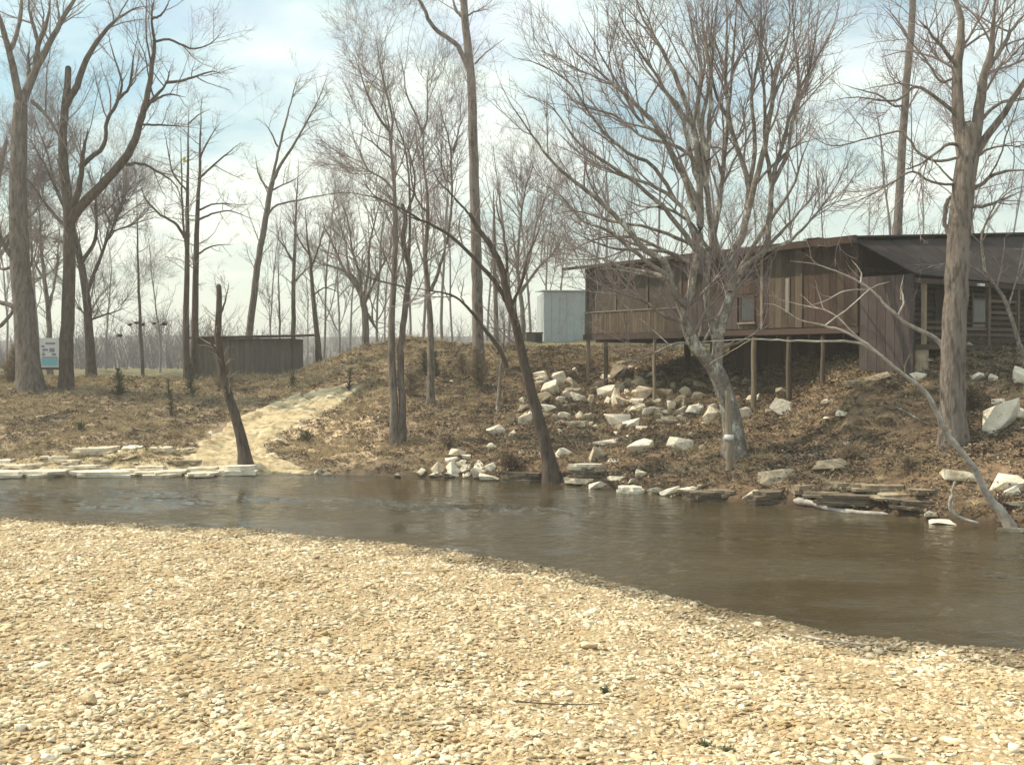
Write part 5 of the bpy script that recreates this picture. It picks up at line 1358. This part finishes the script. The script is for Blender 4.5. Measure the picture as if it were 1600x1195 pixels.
weed('single dark tuft higher up on the gravel right of the middle', 944, 1082, .07, 3, 'cedar')

# birds and last leaves
def bird(px, py, Y, lb, rot):
    c = at(px, py, Y); r = empty('bird', lb, 'bird', tuple(c), rot, 'dark birds in a loose row above the left flat')
    P = np.array([[[-.20, 0, 0], [-.12, 0, .01], [-.02, 0, .02], [.08, 0, .02], [.14, 0, .035], [.19, 0, .03]]]); R = np.array([[.03, .045, .085, .075, .05, .008]])
    t_ = Tubes(); t_.add(P, R, 8); link_mesh('body', np_mesh('body', np.concatenate(t_.V), np.concatenate(t_.Q)), M['black'], r)
    for s in (-1, 1):
        MB().hexa([(-.06, s * .05, .04), (.07, s * .05, .05), (.03, s * .34, .13), (-.05, s * .34, .12), (-.06, s * .05, .055), (.07, s * .05, .07), (.03, s * .34, .14), (-.05, s * .34, .13)]).build('wing', M['black'], r)
for i, (px, py, lb) in enumerate([(187, 525, 'lowest dark bird, apart from the row at its left'), (203, 508, 'dark bird at the left end of the row'), (213, 505, 'dark bird second from the left in the row'),
                                  (222, 508, 'dark bird in the middle of the row next to the sapling'), (241, 506, 'dark bird second from the right in the row'), (256, 507, 'dark bird at the right end of the row')]):
    bird(px, py, 62 if i else 64, lb, i * 1.3)
def leafclump(px, py, Y, lb, seed):
    rg = random.Random(seed); c = at(px, py, Y); r = empty('leaf_clump', lb, 'leaves', tuple(c)); 
    for k in range(9):
        a = Vector((rg.gauss(0, .09), rg.gauss(0, .09), rg.gauss(0, .11)))
        n_ = Vector((rg.gauss(0, 1), rg.gauss(0, 1), rg.gauss(0, 1))).normalized(); u_ = n_.orthogonal().normalized() * .09; v_ = n_.cross(u_)*.6
        MB().hexa([a - u_ - v_ * .3, a - v_, a + u_, a + v_, a - u_ + n_ * .008, a - v_ + n_ * .008, a + u_ + n_ * .008, a + v_ + n_ * .008]).build('leaf', M['yellow_leaf'], r)
leafclump(287, 251, 53.4, 'last yellow leaves hanging in the twin straight trees', 1)
leafclump(578, 136, 44.0, 'last yellow leaves high in the crown of the left twin stem', 2)

# ------------------------------------------------------------------ ground cover and gravel as instanced stuff
def scatter(name, base_xyz, faces_quads, dens, sources, smin, smax, mat_for_base, label, cat, flat=True, seed=0, align=0.0):
    """points on a copy of a surface, density per vertex, instances of the source meshes"""
    me = np_mesh(name, base_xyz, faces_quads)
    o = link_mesh(name, me, mat_for_base)
    at2 = me.attributes.new('dens', 'FLOAT', 'POINT'); at2.data.foreach_set('value', dens.astype(np.float32))
    c = bpy.data.collections.new(name + '_sources')
    for s in sources: c.objects.link(s)
    ng = bpy.data.node_groups.new(name + '_scatter', 'GeometryNodeTree')
    ng.interface.new_socket('Geometry', in_out='INPUT', socket_type='NodeSocketGeometry')
    ng.interface.new_socket('Geometry', in_out='OUTPUT', socket_type='NodeSocketGeometry')
    N = ng.nodes; L = ng.links
    gi, go = N.new('NodeGroupInput'), N.new('NodeGroupOutput')
    dp = N.new('GeometryNodeDistributePointsOnFaces'); dp.inputs['Seed'].default_value = seed
    na = N.new('GeometryNodeInputNamedAttribute'); na.inputs['Name'].default_value = 'dens'
    L.new(gi.outputs[0], dp.inputs['Mesh']); L.new(na.outputs['Attribute'], dp.inputs['Density'])
    ci = N.new('GeometryNodeCollectionInfo'); ci.inputs['Collection'].default_value = c; ci.inputs['Separate Children'].default_value = True; ci.inputs['Reset Children'].default_value = True
    ip = N.new('GeometryNodeInstanceOnPoints'); ip.inputs['Pick Instance'].default_value = True
    rv = N.new('FunctionNodeRandomValue'); rv.data_type = 'FLOAT_VECTOR'
    t_ = align
    rv.inputs[0].default_value = (-t_, -t_, 0); rv.inputs[1].default_value = (t_, t_, 6.283)
    rs = N.new('FunctionNodeRandomValue'); rs.data_type = 'FLOAT'; rs.inputs[2].default_value = smin; rs.inputs[3].default_value = smax; rs.inputs['Seed'].default_value = 5
    pw = N.new('ShaderNodeMath'); pw.operation = 'MULTIPLY'
    L.new(dp.outputs['Points'], ip.inputs['Points']); L.new(ci.outputs[0], ip.inputs['Instance']); L.new(rv.outputs[0], ip.inputs['Rotation'])
    L.new(rs.outputs[1], ip.inputs['Scale']); L.new(ip.outputs[0], go.inputs[0])
    md = o.modifiers.new('scatter', 'NODES'); md.node_group = ng
    tag(o, label, cat, None, 'stuff')
    return o
def src_obj(name, me, mat):
    o = bpy.data.objects.new(name, me); me.materials.append(mat); return o

peb = []
for k in range(7):
    r = random.Random(k + 40)
    me = hull_rock(400 + k, r.uniform(1.0, 1.5), r.uniform(.7, .95), r.uniform(.35, .6), npts=18, box_=.75, bev=.05)
    for p in me.polygons: p.use_smooth = True
    peb.append(src_obj('pebble', me, M['pebble']))
xs2 = np.arange(-20, 16, .3); ys2 = np.arange(4.5, 31, .3)
X2, Y2 = np.meshgrid(xs2, ys2); Z2 = Hbar(X2.ravel(), Y2.ravel())
u2 = 800 + F * X2.ravel() / Y2.ravel()
vis = (u2 > -450) & (u2 < 2050) & (Z2 > -.12)
dens = np.where(vis, np.interp(Y2.ravel(), [5, 9, 13, 20, 30], [420, 360, 230, 150, 100]) * np.clip(.95 + .5 * np.sin(1.3 * X2.ravel() + .9 * Y2.ravel() + 1) * np.sin(.8 * Y2.ravel() - .7 * X2.ravel()), .5, 1.25), 0)
n_, m__ = X2.shape; i_, j_ = np.meshgrid(np.arange(n_ - 1), np.arange(m__ - 1), indexing='ij'); a0 = i_ * m__ + j_
Qb = np.stack([a0, a0 + 1, a0 + m__ + 1, a0 + m__], -1).reshape(-1, 4)
Vb = np.stack([X2.ravel(), Y2.ravel(), Z2 + .004], 1)
scatter('gravel', Vb, Qb, dens, peb, .020, .092, M['gravel'], 'cream and tan river pebbles covering the gravel bar', 'gravel', align=.45)
dens2 = np.where(vis, np.interp(Y2.ravel(), [5, 9, 13, 20, 30], [3, 3, 4, 6, 6]) * (.5 + 1.3 * np.clip(np.sin(.8 * X2.ravel() + .5 * Y2.ravel()) * np.sin(.9 * Y2.ravel() - .3 * X2.ravel()), 0, 1)) + 7 * np.exp(-((Z2 + .01) / .05) ** 2), 0)
scatter('cobbles', Vb, Qb, dens2, [o.copy() for o in peb], .09, .17, M['gravel'], 'larger pale cobbles strewn over the gravel bar', 'cobbles', seed=3, align=.35)

# single larger cobbles to point at
for (px, py, w, h, lb) in [
    (98, 1173, 22, 11, 'white egg-shaped cobble near the bottom left corner'),
    (72, 1187, 24, 13, 'white cobble just below the egg-shaped one at the bottom left corner'), (78, 1158, 14, 8, 'small white cobble above the egg-shaped one at the bottom left'),
    (30, 1138, 20, 11, 'white cobble nearest the left edge low on the bar'), (1585, 1172, 26, 12, 'white cobble in the bottom right corner'),
    (1530, 1138, 22, 10, 'white cobble above the corner one at the bottom right'), (920, 1010, 26, 12, 'tan cobble in the middle right of the bar'),
    (135, 1095, 30, 16, 'grey-tan cobble low on the left of the bar'), (500, 1080, 28, 13, 'reddish cobble in the lower middle of the bar')]:
    b = gp(px, py + h * .4, True); s = b[1] / F
    me = hull_rock(900 + px, w * s, w * s * .8, h * s * 1.3, npts=22, box_=.8)
    for p in me.polygons: p.use_smooth = True
    o = link_mesh('cobble', me, M['rock' if 'white' in lb else 'pebble']); o.location = (b[0], b[1] + w * s * .2, b[2] + h * s * .4)
    tag(o, lb, 'stone', 'larger cobbles on the gravel bar')

# dry grass tufts and leaf litter on the bank
def tuft(seed, n, hgt, spread, mat, name):
    rg = np.random.default_rng(seed); a = rg.uniform(0, 2 * math.pi, n)
    d = np.stack([np.cos(a) * spread, np.sin(a) * spread, rg.uniform(.5, 1.1, n)], 1)
    P, R = grow(rg.normal(0, .05, (n, 3)) * [1, 1, 0], d, hgt * rg.uniform(.5, 1.1, n), np.full(n, .010), np.full(n, .002), 3, .12, -.12, rg)
    t_ = Tubes(); t_.add(P, R, 3); return src_obj(name, np_mesh(name, np.concatenate(t_.V), np.concatenate(t_.Q)), mat)
def leafpatch(seed, n, mat, name):
    rg = np.random.default_rng(seed); mb_ = MB()
    for k in range(n):
        c = Vector((rg.normal(0, .16), rg.normal(0, .16), rg.uniform(.01, .06))); nn = Vector((rg.normal(0, .5), rg.normal(0, .5), 1)).normalized()
        u_ = nn.orthogonal().normalized(); u_.rotate(__import__('mathutils').Quaternion(nn, rg.uniform(0, 6.3))); v_ = nn.cross(u_) * .035; u_ = u_ * .055
        b_ = len(mb_.v); mb_.v += [tuple(c - u_), tuple(c - v_ + nn * .015), tuple(c + u_), tuple(c + v_ + nn * .015)]; mb_.f.append((b_, b_ + 1, b_ + 2, b_ + 3))
    me = bpy.data.meshes.new(name); me.from_pydata(mb_.v, [], mb_.f); me.update(); return src_obj(name, me, mat)
uu = np.linspace(-300, 1950, 260); rw = np.linspace(21, 60, 170)
U3, R3 = np.meshgrid(uu, rw); X3 = (U3 - 800) / F * R3; Z3 = H(X3.ravel(), R3.ravel())
n_, m__ = X3.shape; i_, j_ = np.meshgrid(np.arange(n_ - 1), np.arange(m__ - 1), indexing='ij'); a0 = i_ * m__ + j_
Qg = np.stack([a0, a0 + 1, a0 + m__ + 1, a0 + m__], -1).reshape(-1, 4)
Vg = np.stack([X3.ravel(), R3.ravel(), Z3], 1)
uf = U3.ravel(); yf = R3.ravel()
# keep cover off the track
def in_poly(px, py, poly):
    c = np.zeros(px.shape, bool); n = len(poly)
    for i in range(n):
        x1, y1 = poly[i]; x2, y2 = poly[(i + 1) % n]
        cond = ((y1 > py) != (y2 > py)) & (px < (x2 - x1) * (py - y1) / (y2 - y1 + 1e-9) + x1); c ^= cond
    return c
poly = [(GX[i, 0], GY[i, 0]) for i in range(0, 110, 3)] + [(GX[i, -1], GY[i, -1]) for i in range(109, -1, -3)]
ontrack = in_poly(Vg[:, 0], Vg[:, 1], poly)
left = np.clip((800 - uf) / 250, 0, 1)
ok = (Z3 > .06) & ~ontrack
shore = np.clip((Z3 - .02) / .3, 0, 1)
pat = np.clip(.75 + .6 * np.sin(.9 * Vg[:, 0] + .5 * Vg[:, 1]) * np.cos(.7 * Vg[:, 1] - .4 * Vg[:, 0]) + .4 * np.sin(2.3 * Vg[:, 0] - 1.6 * Vg[:, 1]), .08, 1.6)
scatter('dry_grass', Vg, Qg, np.where(ok, (6 + 16 * left) * shore * pat, 0), [tuft(1, 16, .28, .6, M['straw'], 'tuft'), tuft(2, 12, .20, .9, M['straw'], 'tuft'), tuft(3, 9, .38, .5, M['straw'], 'tuft')], .5, 1.15, M['ground'], 'dry tan grass growing over the far bank', 'grass', align=.2)
scatter('leaf_litter', Vg, Qg, np.where(ok, (18 - 6 * left) * shore * (1.7 - .7 * pat), 0), [leafpatch(5, 22, M['litter'], 'leaves'), leafpatch(6, 16, M['litter'], 'leaves'), tuft(7, 7, .22, 1.1, M['litter'], 'leaves')], .6, 1.2, M['ground'], 'brown fallen leaves and stalks over the far bank', 'leaf litter', seed=4, align=.3)
rocks_small = []
for k in range(4):
    rocks_small.append(src_obj('chip', hull_rock(700 + k, 1.1, .8, .5, npts=12), M['rock']))
dr_ = 0.25 * np.exp(-((uf - 980) / 160) ** 2) * np.exp(-((yf - 44) / 5) ** 2) * 10 + .25 * np.clip((uf - 850) / 300, 0, 1)
scatter('stone_chips', Vg, Qg, np.where(ok, dr_ * .9, 0), rocks_small, .06, .34, M['rock'], 'scattered limestone chips on the right part of the bank', 'stone chips', seed=8, align=.5)
# thin spring haze in the air
hm = bpy.data.materials.new('air_haze'); hm.use_nodes = True; hn = hm.node_tree; hn.nodes.clear()
ho = hn.nodes.new('ShaderNodeOutputMaterial'); hv = hn.nodes.new('ShaderNodeVolumePrincipled')
hv.inputs['Color'].default_value = (.97, .95, .90, 1); hv.inputs['Density'].default_value = 0.0012; hv.inputs['Anisotropy'].default_value = 0.2
hn.links.new(hv.outputs[0], ho.inputs['Volume'])
hb = box('haze', (-820, 820, -40, 1120, -2.4, 34), hm); tag(hb, 'thin haze in the air', None, None, 'stuff')
print('crown tris', TRI_COUNT[0], 'objects', len(scene.objects))
